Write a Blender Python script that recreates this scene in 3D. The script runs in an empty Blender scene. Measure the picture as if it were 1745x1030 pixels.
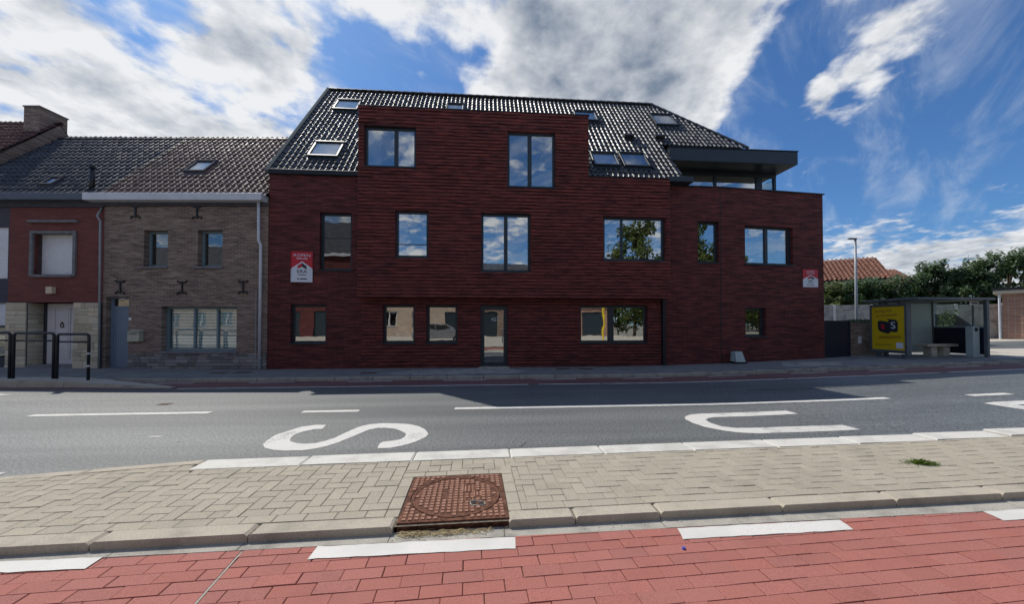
import bpy, math, random
from mathutils import Matrix, Vector
random.seed(7)
R_ = math.radians
sc = bpy.context.scene
COL = sc.collection

# ------------------------------------------------------------------ camera
cam_d = bpy.data.cameras.new("camera")
cam = bpy.data.objects.new("camera", cam_d); COL.objects.link(cam)
cam.location = (0, 0, 1.5)
cam.rotation_euler = (R_(91.0), 0, R_(-4.35))
cam_d.sensor_width = 36.0
cam_d.lens = 36.0 * 630.0 / 1745.0
cam_d.shift_y = (40 - 630 * math.tan(R_(1.0))) / 1745.0
cam_d.clip_start = 0.05; cam_d.clip_end = 2000
sc.camera = cam

# ------------------------------------------------------------------ light
SUN_AZ, SUN_EL = 39.5, 52.0            # azimuth from +Y towards -X, elevation
sv = Vector((-math.sin(R_(SUN_AZ)) * math.cos(R_(SUN_EL)), math.cos(R_(SUN_AZ)) * math.cos(R_(SUN_EL)), math.sin(R_(SUN_EL))))
sun_d = bpy.data.lights.new("sun", 'SUN'); sun_d.energy = 4.0; sun_d.angle = R_(0.53); sun_d.color = (1.0, 0.95, 0.87)
sun = bpy.data.objects.new("sun", sun_d); COL.objects.link(sun)
sun.rotation_euler = sv.to_track_quat('Z', 'Y').to_euler()
sun.location = (-20, 30, 40)
sc.view_settings.view_transform = 'Standard'; sc.view_settings.look = 'None'
sc.view_settings.exposure = 0.0; sc.view_settings.gamma = 1.0
sc.cycles.max_bounces = 6; sc.cycles.transparent_max_bounces = 8
sc.cycles.glossy_bounces = 3; sc.cycles.diffuse_bounces = 3

# ------------------------------------------------------------------ node helpers
class NT:
    def __init__(s, tree): s.t = tree; s.n = tree.nodes; s.l = tree.links
    def node(s, typ, **kw):
        n = s.n.new(typ)
        for k, v in kw.items(): setattr(n, k, v)
        return n
    def put(s, sock, v):
        if isinstance(v, bpy.types.NodeSocket): s.l.new(v, sock)
        elif v is not None: sock.default_value = v
    def math(s, op, a, b=None, c=None, clamp=False):
        n = s.node('ShaderNodeMath', operation=op, use_clamp=clamp)
        s.put(n.inputs[0], a)
        if b is not None: s.put(n.inputs[1], b)
        if c is not None: s.put(n.inputs[2], c)
        return n.outputs[0]
    def vmath(s, op, a, b=None):
        n = s.node('ShaderNodeVectorMath', operation=op)
        s.put(n.inputs[0], a)
        if b is not None: s.put(n.inputs[1], b)
        return n.outputs['Value'] if op in ('DOT_PRODUCT', 'LENGTH') else n.outputs['Vector']
    def mix(s, f, a, b, mode='MIX'):
        n = s.node('ShaderNodeMix', data_type='RGBA', blend_type=mode)
        s.put(n.inputs[0], f)
        for sock, v in ((n.inputs[6], a), (n.inputs[7], b)):
            if isinstance(v, (tuple, list)) and len(v) == 3: v = (*v, 1)
            s.put(sock, v)
        return n.outputs[2]
    def ramp(s, f, lo, hi, smooth=True, a=0.0, b=1.0):
        n = s.node('ShaderNodeMapRange', interpolation_type='SMOOTHSTEP' if smooth else 'LINEAR', clamp=True)
        s.put(n.inputs[0], f); n.inputs[1].default_value = lo; n.inputs[2].default_value = hi
        n.inputs[3].default_value = a; n.inputs[4].default_value = b
        return n.outputs[0]
    def noise(s, vec, scale, detail=4, rough=0.55, dist=0.0):
        n = s.node('ShaderNodeTexNoise')
        if vec is not None: s.put(n.inputs['Vector'], vec)
        n.inputs['Scale'].default_value = scale; n.inputs['Detail'].default_value = detail
        n.inputs['Roughness'].default_value = rough; n.inputs['Distortion'].default_value = dist
        return n.outputs['Fac']
    def sep(s, v):
        n = s.node('ShaderNodeSeparateXYZ'); s.put(n.inputs[0], v); return n.outputs
    def comb(s, x, y, z):
        n = s.node('ShaderNodeCombineXYZ')
        for i, v in enumerate((x, y, z)): s.put(n.inputs[i], v)
        return n.outputs[0]
    def scaled(s, v, sx, sy, sz):
        return s.vmath('MULTIPLY', v, (sx, sy, sz))

# ------------------------------------------------------------------ world: Nishita sky with broken cloud
world = bpy.data.worlds.new("World"); sc.world = world; world.use_nodes = True
w = NT(world.node_tree); w.n.clear()
geo = w.node('ShaderNodeTexCoord').outputs['Generated']
dirv = w.vmath('NORMALIZE', geo)
sky = w.node('ShaderNodeTexSky', sky_type='NISHITA', sun_disc=False)
sky.sun_elevation = R_(SUN_EL); sky.sun_rotation = R_(-SUN_AZ); sky.air_density = 1.0; sky.dust_density = 0.6; sky.ozone_density = 2.5
dx, dy, dz = w.sep(dirv)
den = w.math('ADD', w.math('MAXIMUM', dz, 0.0), 0.16)
px = w.math('DIVIDE', dx, den); py = w.math('DIVIDE', dy, den)
# streaks run towards the upper left, as wind-drawn cloud does
q = w.comb(w.math('ADD', w.math('MULTIPLY', px, 0.95), w.math('MULTIPLY', py, 0.20)), w.math('ADD', w.math('MULTIPLY', py, 0.9), w.math('MULTIPLY', px, -0.25)), 3.7)
n1 = w.noise(q, 2.7, 12, 0.56, 0.1)
n2 = w.noise(q, 8.5, 9, 0.56, 0.1)
qs = w.vmath('ADD', q, (-0.04, 0.065, 0.0))            # the same field a little nearer the sun
n1s = w.noise(qs, 2.7, 12, 0.56, 0.1); n2s = w.noise(qs, 8.5, 9, 0.56, 0.1)
n4 = w.noise(q, 17.0, 6, 0.6, 0.2)
dens = w.math('ADD', w.math('ADD', w.math('MULTIPLY', n1, 0.54), w.math('MULTIPLY', n2, 0.35)), w.math('MULTIPLY', n4, 0.11))
def cloud_bank(c, deg, amp):
    global dens
    d = w.vmath('DOT_PRODUCT', dirv, c)
    dens = w.math('ADD', dens, w.ramp(d, math.cos(R_(deg)), 1.0, True, 0, amp))
BANKS = [((-0.692, 0.605, 0.394), 22, 0.07), ((-0.611, 0.691, 0.386), 18, 0.08), ((-0.482, 0.783, 0.393), 11, 0.07), ((-0.644, 0.596, 0.479), 9, 0.05), ((-0.340, 0.832, 0.438), 7, 0.05), ((-0.570, 0.641, 0.514), 6, -0.12), ((-0.530, 0.697, 0.484), 6, -0.1), ((-0.418, 0.769, 0.484), 6, -0.09), ((-0.325, 0.750, 0.576), 6, -0.05), ((-0.426, 0.705, 0.567), 8, 0.11), ((-0.379, 0.758, 0.531), 8, 0.1), ((-0.505, 0.676, 0.537), 6, 0.06), ((-0.266, 0.757, 0.597), 9, 0.09), ((-0.164, 0.768, 0.619), 11, 0.1), ((-0.174, 0.821, 0.543), 9, -0.2), ((-0.258, 0.808, 0.530), 7, -0.14), ((-0.044, 0.784, 0.620), 5, -0.05), ((0.098, 0.814, 0.572), 12, 0.11), ((0.266, 0.753, 0.602), 15, 0.14), ((0.424, 0.738, 0.524), 11, 0.13), ((0.440, 0.672, 0.595), 9, 0.06), ((0.396, 0.785, 0.476), 9, 0.08), ((0.692, 0.643, 0.328), 16, -0.2), ((0.787, 0.517, 0.337), 14, -0.2), ((0.565, 0.657, 0.499), 7, -0.06), ((0.760, 0.485, 0.431), 9, -0.08), ((0.567, 0.706, 0.425), 6, -0.12), ((0.689, 0.577, 0.439), 7, 0.2), ((0.714, 0.534, 0.453), 6, 0.17), ((0.656, 0.630, 0.416), 4.5, 0.17), ((0.608, 0.664, 0.435), 3.5, 0.2), ((0.729, 0.645, 0.229), 13, 0.07), ((0.816, 0.554, 0.166), 14, 0.07), ((0.780, 0.611, 0.133), 12, 0.06)]
SHADES = [((0.279, 0.722, 0.633), 17, 0.48), ((0.353, 0.722, 0.595), 8, 0.15), ((0.175, 0.797, 0.578), 10, 0.3), ((0.069, 0.779, 0.623), 8, 0.2), ((0.797, 0.588, 0.139), 12, 0.3), ((0.741, 0.636, 0.215), 12, 0.15)]
for c, deg, amp in BANKS: cloud_bank(c, deg, amp)
mask = w.ramp(dens, 0.475, 0.63)
thick = w.ramp(dens, 0.56, 0.80)
sund = w.vmath('DOT_PRODUCT', dirv, tuple(sv))
glow = w.ramp(sund, 0.45, 1.0)
relief = w.math('ADD', w.math('MULTIPLY', w.math('SUBTRACT', n1, n1s), 2.4), w.math('MULTIPLY', w.math('SUBTRACT', n2, n2s), 2.2))
dark = w.math('MULTIPLY', thick, w.ramp(n2, 0.3, 0.7, True, 0.25, 0.6))
for c, deg, amp in SHADES:
    d = w.vmath('DOT_PRODUCT', dirv, c)
    dark = w.math('ADD', dark, w.math('MULTIPLY', w.ramp(d, math.cos(R_(deg)), 1.0, True, 0, amp), w.ramp(n2, 0.3, 0.7, True, 0.55, 1.0)))
dark = w.math('SUBTRACT', dark, w.math('MULTIPLY', glow, 0.12))
dark = w.math('SUBTRACT', dark, relief)
dark = w.ramp(dark, -0.12, 1.28, False)
ccol = w.mix(dark, (8.8, 8.9, 9.0), (2.1, 2.6, 3.4))
skyc = w.mix(1.0, sky.outputs[0], (0.50, 0.80, 1.12), 'MULTIPLY')
cq = w.comb(w.math('ADD', w.math('MULTIPLY', px, 0.9), w.math('MULTIPLY', py, 0.9)), w.math('ADD', w.math('MULTIPLY', py, 3.2), w.math('MULTIPLY', px, -3.0)), 9.1)
cirrus = w.math('MULTIPLY', w.ramp(w.noise(cq, 1.1, 9, 0.62, 0.4), 0.46, 0.75), 0.42)
skyc = w.mix(cirrus, skyc, (6.6, 7.2, 8.0))
col = w.mix(w.math('MULTIPLY', mask, 0.96), skyc, ccol)
bg = w.node('ShaderNodeBackground'); w.put(bg.inputs[0], col); bg.inputs[1].default_value = 0.10
out = w.node('ShaderNodeOutputWorld'); w.l.new(bg.outputs[0], out.inputs[0])

# ------------------------------------------------------------------ materials
M = {}
def mat(name, fn, rough=0.7, spec=0.4, metal=0.0):
    m = bpy.data.materials.new(name); m.use_nodes = True
    t = NT(m.node_tree); p = t.n['Principled BSDF']
    p.inputs['Roughness'].default_value = rough; p.inputs['Specular IOR Level'].default_value = spec; p.inputs['Metallic'].default_value = metal
    obj = t.node('ShaderNodeTexCoord').outputs['Object']
    r = fn(t, obj, p)
    if r is not None:
        if isinstance(r, (tuple, list)): r = (*r, 1) if len(r) == 3 else r
        t.put(p.inputs['Base Color'], r)
    M[name] = m; return m
def bump(t, p, h, strength=0.4, dist=0.01):
    b = t.node('ShaderNodeBump'); b.inputs['Strength'].default_value = strength; b.inputs['Distance'].default_value = dist
    t.put(b.inputs['Height'], h); t.l.new(b.outputs[0], p.inputs['Normal'])
def plain(c, var=0.15, sc_=6.0, bs=0.0):
    def f(t, o, p):
        n = t.noise(o, sc_, 5, 0.6)
        c0 = tuple(v * (1 - var) for v in c); c1 = tuple(min(1, v * (1 + var)) for v in c)
        if bs: bump(t, p, t.noise(o, sc_ * 8, 4), bs, 0.004)
        return t.mix(t.ramp(n, 0.3, 0.7), c0, c1)
    return f
def brickwork(c1, c2, mortar, bw, bh, ms, streak, bs=0.5):
    def f(t, o, p):
        x, y, z = t.sep(o)
        v = t.comb(x, z, 0.0)
        b = t.node('ShaderNodeTexBrick', offset=0.5)
        t.put(b.inputs['Vector'], v)
        b.inputs['Color1'].default_value = (*c1, 1); b.inputs['Color2'].default_value = (*c2, 1); b.inputs['Mortar'].default_value = (*mortar, 1)
        b.inputs['Scale'].default_value = 1.0; b.inputs['Mortar Size'].default_value = ms; b.inputs['Mortar Smooth'].default_value = 0.2
        b.inputs['Bias'].default_value = 0.0; b.inputs['Brick Width'].default_value = bw; b.inputs['Row Height'].default_value = bh
        n = t.noise(t.scaled(o, 1.6, 1.6, 14.0), 1.0, 5, 0.65)
        n2 = t.noise(o, 1.1, 4, 0.6)
        k = t.ramp(n, 0.32, 0.68, True, 1 - streak, 1 + streak)
        c = t.mix(1.0, b.outputs['Color'], t.comb(k, k, k), 'MULTIPLY')
        c = t.mix(t.ramp(n2, 0.45, 0.75, True, 0, 0.45), c, t.mix(1.0, c, (0.62, 0.6, 0.62), 'MULTIPLY'))
        bump(t, p, t.math('ADD', t.math('MULTIPLY', b.outputs['Fac'], -1.0), t.math('MULTIPLY', t.noise(o, 60, 3), 0.4)), bs, 0.008)
        return c
    return f
mat('brick_dark', brickwork((0.178, 0.042, 0.036), (0.095, 0.026, 0.025), (0.036, 0.019, 0.018), 0.36, 0.052, 0.006, 0.45), 0.75, 0.3)
mat('brick_red', brickwork((0.24, 0.065, 0.05), (0.19, 0.055, 0.045), (0.12, 0.06, 0.05), 0.22, 0.06, 0.008, 0.15), 0.75, 0.3)
mat('brick_brown', brickwork((0.30, 0.215, 0.165), (0.165, 0.108, 0.086), (0.29, 0.235, 0.195), 0.21, 0.062, 0.010, 0.3), 0.8, 0.25)
mat('brick_orange', brickwork((0.42, 0.20, 0.13), (0.30, 0.15, 0.11), (0.40, 0.34, 0.28), 0.21, 0.062, 0.010, 0.25), 0.8, 0.25)
mat('brick_sand', brickwork((0.50, 0.38, 0.27), (0.42, 0.30, 0.22), (0.48, 0.42, 0.36), 0.21, 0.062, 0.010, 0.2), 0.8, 0.25)
def course_f(t, o, p):
    n = t.noise(t.scaled(o, 2.2, 3.0, 17.0), 1.0, 6, 0.7)
    n2 = t.noise(t.scaled(o, 0.6, 1.0, 1.6), 1.0, 4, 0.6)
    c = t.mix(t.ramp(n, 0.33, 0.68), (0.065, 0.020, 0.020), (0.270, 0.064, 0.050))
    c = t.mix(t.ramp(n2, 0.5, 0.72, True, 0, 0.5), c, (0.045, 0.022, 0.026))
    bump(t, p, t.noise(t.scaled(o, 1.0, 1.0, 2.0), 40, 4), 0.5, 0.006)
    return c
mat('brick_course', course_f, 0.72, 0.3)
def stones(c, c2, var):
    def f(t, o, p):
        r = t.node('ShaderNodeObjectInfo').outputs['Random']; n = t.noise(o, 9.0, 5, 0.65)
        k = t.ramp(t.math('ADD', t.math('MULTIPLY', t.math('FRACT', t.math('MULTIPLY', r, 5.7)), 0.65), t.math('MULTIPLY', n, 0.35)), 0.1, 0.9, False, 1 - var, 1 + var)
        bump(t, p, t.noise(o, 45, 4), 0.7, 0.006)
        return t.mix(1.0, t.mix(r, c, c2), t.comb(k, k, k), 'MULTIPLY')
    return f
mat('stone_cream', stones((0.64, 0.57, 0.43), (0.56, 0.46, 0.32), 0.25), 0.85, 0.2)
mat('stone_grey', stones((0.27, 0.255, 0.25), (0.22, 0.20, 0.185), 0.4), 0.85, 0.2)
def glazed(c, var, rg):
    def f(t, o, p):
        oi = t.node('ShaderNodeObjectInfo').outputs['Random']
        n = t.noise(o, 3.0, 4)
        k = t.math('ADD', t.math('MULTIPLY', oi, 0.0), n)
        t.put(p.inputs['Roughness'], t.ramp(t.noise(o, 9.0, 4), 0.3, 0.7, True, rg * 0.8, rg * 1.3))
        return t.mix(t.ramp(k, 0.3, 0.7), tuple(v * (1 - var) for v in c), tuple(v * (1 + var) for v in c))
    return f
mat('tile_black', glazed((0.036, 0.036, 0.037), 0.35, 0.42), 0.3, 0.8)
mat('tile_slate', glazed((0.050, 0.053, 0.060), 0.35, 0.46), 0.4, 0.4)
mat('tile_brown', glazed((0.150, 0.098, 0.080), 0.45, 0.52), 0.4, 0.35)
mat('tile_russet', glazed((0.125, 0.066, 0.055), 0.35, 0.7), 0.7, 0.25)
mat('tile_red', glazed((0.185, 0.080, 0.052), 0.35, 0.75), 0.7, 0.3)
def asphalt_f(t, o, p):
    a = t.math('ADD', t.math('MULTIPLY', t.noise(o, 75, 2, 0.8), 0.55), t.math('MULTIPLY', t.noise(o, 30, 3, 0.8), 0.45)); b = t.noise(t.scaled(o, 0.10, 1.3, 1.0), 1.0, 4, 0.55); c2 = t.noise(o, 0.7, 5, 0.6)
    g = t.ramp(a, 0.40, 0.60, False, 0.15, 1.9)
    base = t.mix(t.ramp(b, 0.3, 0.7), (0.088, 0.096, 0.097), (0.150, 0.158, 0.156))
    base = t.mix(t.ramp(c2, 0.45, 0.75, True, 0, 0.3), base, (0.085, 0.091, 0.091))
    bump(t, p, a, 0.55, 0.006)
    return t.mix(1.0, base, t.comb(g, g, g), 'MULTIPLY')
mat('asphalt', asphalt_f, 0.58, 0.5)
def redasph_f(t, o, p):
    a = t.noise(o, 95, 3, 0.7); g = t.ramp(a, 0.34, 0.68, True, 0.6, 1.5)
    n = t.noise(t.scaled(o, 0.3, 1.5, 1.0), 1.2, 4)
    bump(t, p, a, 0.4, 0.005)
    return t.mix(1.0, t.mix(t.ramp(n, 0.3, 0.7), (0.155, 0.075, 0.075), (0.20, 0.105, 0.10)), t.comb(g, g, g), 'MULTIPLY')
mat('asphalt_red', redasph_f, 0.75, 0.3)
def paver(c, tone, var, speck, stain=(0.5, 0.48, 0.44)):
    def f(t, o, p):
        geo_ = t.node('ShaderNodeNewGeometry')
        pos = geo_.outputs['Position']
        rnd = t.math('FRACT', t.math('ADD', t.node('ShaderNodeObjectInfo').outputs['Random'], geo_.outputs['Random Per Island']))
        base = t.mix(rnd, c, tone)
        k = t.ramp(t.math('FRACT', t.math('MULTIPLY', rnd, 7.31)), 0, 1, False, 1 - var, 1 + var)
        base = t.mix(1.0, base, t.comb(k, k, k), 'MULTIPLY')
        s = t.noise(pos, 190, 3, 0.75); sk = t.ramp(s, 0.3, 0.72, True, 1 - speck, 1 + speck)
        base = t.mix(1.0, base, t.comb(sk, sk, sk), 'MULTIPLY')
        d = t.noise(pos, 1.7, 6, 0.62)
        base = t.mix(t.ramp(d, 0.48, 0.72, True, 0, 0.75), base, t.mix(1.0, base, stain, 'MULTIPLY'))
        d2 = t.noise(pos, 7.0, 6, 0.7)
        base = t.mix(t.ramp(d2, 0.60, 0.78, True, 0, 0.5), base, t.mix(1.0, base, (0.6, 0.57, 0.52), 'MULTIPLY'))
        bump(t, p, s, 0.5, 0.003)
        return base
    return f
mat('paver_grey', paver((0.408, 0.364, 0.280), (0.386, 0.346, 0.272), 0.05, 0.30, (0.80, 0.80, 0.80)), 0.85, 0.25)
mat('paver_red', paver((0.385, 0.142, 0.112), (0.365, 0.145, 0.120), 0.06, 0.30, (0.84, 0.86, 0.88)), 0.85, 0.25)
mat('joint_sand', plain((0.17, 0.145, 0.11), 0.4, 30.0, 0.4), 0.95, 0.1)
mat('joint_red', plain((0.19, 0.095, 0.08), 0.5, 25.0, 0.4), 0.95, 0.1)
def concrete_f(c, stain, amt=0.8):
    def f(t, o, p):
        pos = t.node('ShaderNodeNewGeometry').outputs['Position']
        a = t.noise(pos, 140, 3, 0.7); k = t.ramp(a, 0.3, 0.7, True, 0.78, 1.2)
        b = t.noise(pos, 3.0, 6, 0.65)
        base = t.mix(t.ramp(b, 0.42, 0.72, True, 0, amt), c, stain)
        bump(t, p, a, 0.4, 0.003)
        return t.mix(1.0, base, t.comb(k, k, k), 'MULTIPLY')
    return f
mat('concrete_kerb', concrete_f((0.45, 0.40, 0.315), (0.29, 0.26, 0.21)), 0.85, 0.25)
mat('concrete_gutter', concrete_f((0.40, 0.375, 0.32), (0.20, 0.19, 0.165)), 0.9, 0.2)
mat('kerb_white', concrete_f((0.63, 0.61, 0.55), (0.45, 0.435, 0.39), 0.8), 0.75, 0.3)
mat('paving_far', concrete_f((0.235, 0.235, 0.23), (0.155, 0.155, 0.155)), 0.9, 0.2)
mat('paving_pale', concrete_f((0.50, 0.46, 0.39), (0.38, 0.35, 0.30)), 0.9, 0.2)
mat('concrete_slab', concrete_f((0.40, 0.385, 0.355), (0.17, 0.165, 0.15), 0.9), 0.9, 0.2)
mat('concrete_post', concrete_f((0.66, 0.65, 0.61), (0.48, 0.47, 0.44), 0.6), 0.9, 0.2)
def paint_f(under, wear_lo, wear_hi):
    def f(t, o, p):
        pos = t.node('ShaderNodeNewGeometry').outputs['Position']
        a = t.noise(pos, 75, 4, 0.75); b = t.noise(pos, 1.6, 4, 0.6)
        wv = t.math('ADD', a, t.math('MULTIPLY', t.math('SUBTRACT', b, 0.5), 0.7))
        bump(t, p, a, 0.35, 0.004)
        return t.mix(t.ramp(wv, wear_lo, wear_hi), t.mix(t.ramp(b, 0.3, 0.7), (0.58, 0.565, 0.52), (0.70, 0.68, 0.63)), under)
    return f
mat('road_paint', paint_f((0.14, 0.145, 0.145), 0.52, 0.80), 0.7, 0.35)
mat('road_paint_worn', paint_f((0.17, 0.17, 0.165), 0.47, 0.70), 0.7, 0.35)
mat('path_paint', paint_f((0.42, 0.30, 0.27), 0.58, 0.88), 0.7, 0.35)
def rust_f(t, o, p):
    n = t.noise(o, 14, 6, 0.7); n2 = t.noise(o, 70, 4, 0.7)
    c = t.mix(t.ramp(n, 0.3, 0.7), (0.24, 0.10, 0.058), (0.37, 0.19, 0.125))
    c = t.mix(t.ramp(n2, 0.45, 0.8, True, 0, 0.6), c, (0.36, 0.22, 0.17))
    bump(t, p, n2, 0.6, 0.003)
    return c
mat('iron_rust', rust_f, 0.72, 0.4)
mat('iron_pit', plain((0.130, 0.058, 0.036), 0.5, 24, 0.5), 0.85, 0.2)
mat('iron_dark', plain((0.075, 0.037, 0.026), 0.4, 30, 0.5), 0.8, 0.3)
mat('anthracite', plain((0.020, 0.032, 0.042), 0.12, 3.0), 0.42, 0.5)
mat('anthracite_dark', plain((0.012, 0.015, 0.019), 0.12, 3.0), 0.5, 0.4)
mat('gate_navy', plain((0.010, 0.014, 0.030), 0.15, 3.0), 0.55, 0.4)
mat('shelter_grey', plain((0.10, 0.115, 0.125), 0.12, 3.0), 0.45, 0.5)
mat('rail_black', plain((0.012, 0.014, 0.020), 0.15, 8.0), 0.38, 0.5)
mat('white_band', plain((0.72, 0.72, 0.72), 0.1, 8.0), 0.5, 0.5)
mat('white_metal', plain((0.62, 0.64, 0.66), 0.08, 3.0), 0.45, 0.5)
mat('verge_metal', plain((0.13, 0.145, 0.145), 0.12, 4.0), 0.95, 0.05)
mat('zinc', plain((0.30, 0.33, 0.34), 0.12, 4.0), 0.4, 0.5, )
mat('gutter_dark', plain((0.085, 0.10, 0.125), 0.12, 3.0), 0.5, 0.5)
mat('upvc_white', plain((0.64, 0.61, 0.60), 0.05, 3.0), 0.45, 0.5)
mat('upvc_blue', plain((0.16, 0.22, 0.29), 0.06, 3.0), 0.45, 0.5)
mat('upvc_teal', plain((0.17, 0.24, 0.265), 0.06, 3.0), 0.45, 0.5)
mat('shutter_white', plain((0.82, 0.82, 0.82), 0.05, 3.0), 0.5, 0.5)
mat('surround', plain((0.20, 0.195, 0.20), 0.2, 7.0, 0.3), 0.85, 0.3)
mat('plaster_dark', plain((0.085, 0.085, 0.10), 0.12, 5.0), 0.9, 0.2)
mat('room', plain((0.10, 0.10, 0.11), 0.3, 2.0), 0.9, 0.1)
mat('curtain', plain((0.85, 0.87, 0.90), 0.05, 6.0), 0.9, 0.1)
mat('sign_red', plain((0.56, 0.018, 0.035), 0.08, 4.0), 0.45, 0.5)
mat('sign_white', plain((0.72, 0.77, 0.82), 0.04, 4.0), 0.45, 0.5)
mat('ink', plain((0.025, 0.025, 0.035), 0.1, 4.0), 0.5, 0.5)
mat('ink_red', plain((0.20, 0.01, 0.02), 0.1, 4.0), 0.5, 0.5)
mat('poster', plain((0.72, 0.50, 0.012), 0.05, 2.0), 0.4, 0.5)
mat('brass', plain((0.10, 0.085, 0.06), 0.2, 9.0), 0.4, 0.5, 0.6)
mat('mailbox', plain((0.46, 0.44, 0.33), 0.1, 6.0), 0.45, 0.5)
mat('bench_stone', plain((0.55, 0.51, 0.40), 0.12, 8.0, 0.3), 0.8, 0.3)
mat('column_grey', plain((0.40, 0.47, 0.45), 0.06, 4.0), 0.5, 0.5)
mat('beige_door', plain((0.42, 0.37, 0.32), 0.06, 4.0), 0.6, 0.4)
mat('straw', plain((0.50, 0.40, 0.22), 0.3, 30.0), 0.9, 0.2)
mat('blue_plastic', plain((0.03, 0.06, 0.42), 0.1, 9.0), 0.4, 0.5)
mat('silver_paint', plain((0.42, 0.44, 0.46), 0.04, 3.0), 0.25, 0.5, 0.6)
mat('rubber', plain((0.02, 0.02, 0.02), 0.2, 9.0), 0.8, 0.3)
mat('bark', plain((0.10, 0.075, 0.05), 0.35, 12.0, 0.6), 0.9, 0.2)
mat('ground_mix', concrete_f((0.27, 0.25, 0.21), (0.20, 0.20, 0.15)), 0.95, 0.1)
mat('yellow_paint', plain((0.75, 0.52, 0.02), 0.05, 4.0), 0.5, 0.5)
def glass(name, refl, tint, grough=0.0):
    m = bpy.data.materials.new(name); m.use_nodes = True
    t = NT(m.node_tree); t.n.clear()
    gl = t.node('ShaderNodeBsdfGlossy'); gl.inputs['Roughness'].default_value = grough; gl.inputs['Color'].default_value = (0.96, 0.94, 0.90, 1)
    tr = t.node('ShaderNodeBsdfTransparent'); tr.inputs['Color'].default_value = (*tint, 1)
    mx = t.node('ShaderNodeMixShader')
    lw = t.node('ShaderNodeLayerWeight'); lw.inputs['Blend'].default_value = 0.25
    f = t.math('ADD', refl, t.math('MULTIPLY', lw.outputs['Fresnel'], 0.35), clamp=True)
    obj = t.node('ShaderNodeTexCoord').outputs['Object']
    b = t.node('ShaderNodeBump'); b.inputs['Strength'].default_value = 0.10; b.inputs['Distance'].default_value = 0.02
    t.put(b.inputs['Height'], t.noise(obj, 1.3, 2)); t.l.new(b.outputs[0], gl.inputs['Normal'])
    t.put(mx.inputs[0], f); t.l.new(tr.outputs[0], mx.inputs[1]); t.l.new(gl.outputs[0], mx.inputs[2])
    o = t.node('ShaderNodeOutputMaterial'); t.l.new(mx.outputs[0], o.inputs[0]); M[name] = m
glass('glass_blind', 0.10, (0.88, 0.95, 0.95))
glass('glass_low', 0.30, (0.72, 0.80, 0.86))
glass('glass', 0.40, (0.72, 0.80, 0.86))
glass('glass_dark', 0.22, (0.45, 0.52, 0.55))
glass('glass_sky', 0.30, (0.86, 0.9, 0.95))
glass('glass_clear', 0.10, (0.86, 0.93, 0.92))
def frosted_f(t, o, p):
    p.inputs['Alpha'].default_value = 0.88
    return (0.46, 0.56, 0.53, 1)
mat('glass_frosted', frosted_f, 0.35, 0.5)
def leaf_mat(name, c0, c1, c2):
    def f(t, o, p):
        pos = t.node('ShaderNodeNewGeometry')
        n = t.noise(pos.outputs['Position'], 1.1, 4, 0.6)
        r = pos.outputs['Random Per Island']
        c = t.mix(r, c0, c1)
        c = t.mix(t.ramp(n, 0.45, 0.7), c, c2)
        p.inputs['Subsurface Weight'].default_value = 0.0
        p.inputs['Transmission Weight'].default_value = 0.0
        return c
    mat(name, f, 0.55, 0.4)
    m = M[name]; t = NT(m.node_tree); p = t.n['Principled BSDF']
    tr = t.node('ShaderNodeBsdfTranslucent'); mx = t.node('ShaderNodeMixShader'); mx.inputs[0].default_value = 0.35
    lk = p.inputs['Base Color'].links[0].from_socket
    t.l.new(lk, tr.inputs['Color']); o = t.n['Material Output']
    t.l.new(p.outputs[0], mx.inputs[1]); t.l.new(tr.outputs[0], mx.inputs[2]); t.l.new(mx.outputs[0], o.inputs[0])
leaf_mat('leaf', (0.045, 0.095, 0.030), (0.095, 0.15, 0.045), (0.070, 0.105, 0.060))
leaf_mat('leaf_light', (0.085, 0.13, 0.030), (0.13, 0.16, 0.035), (0.10, 0.12, 0.045))
leaf_mat('grass_blade', (0.09, 0.16, 0.02), (0.14, 0.20, 0.03), (0.12, 0.17, 0.03))

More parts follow.
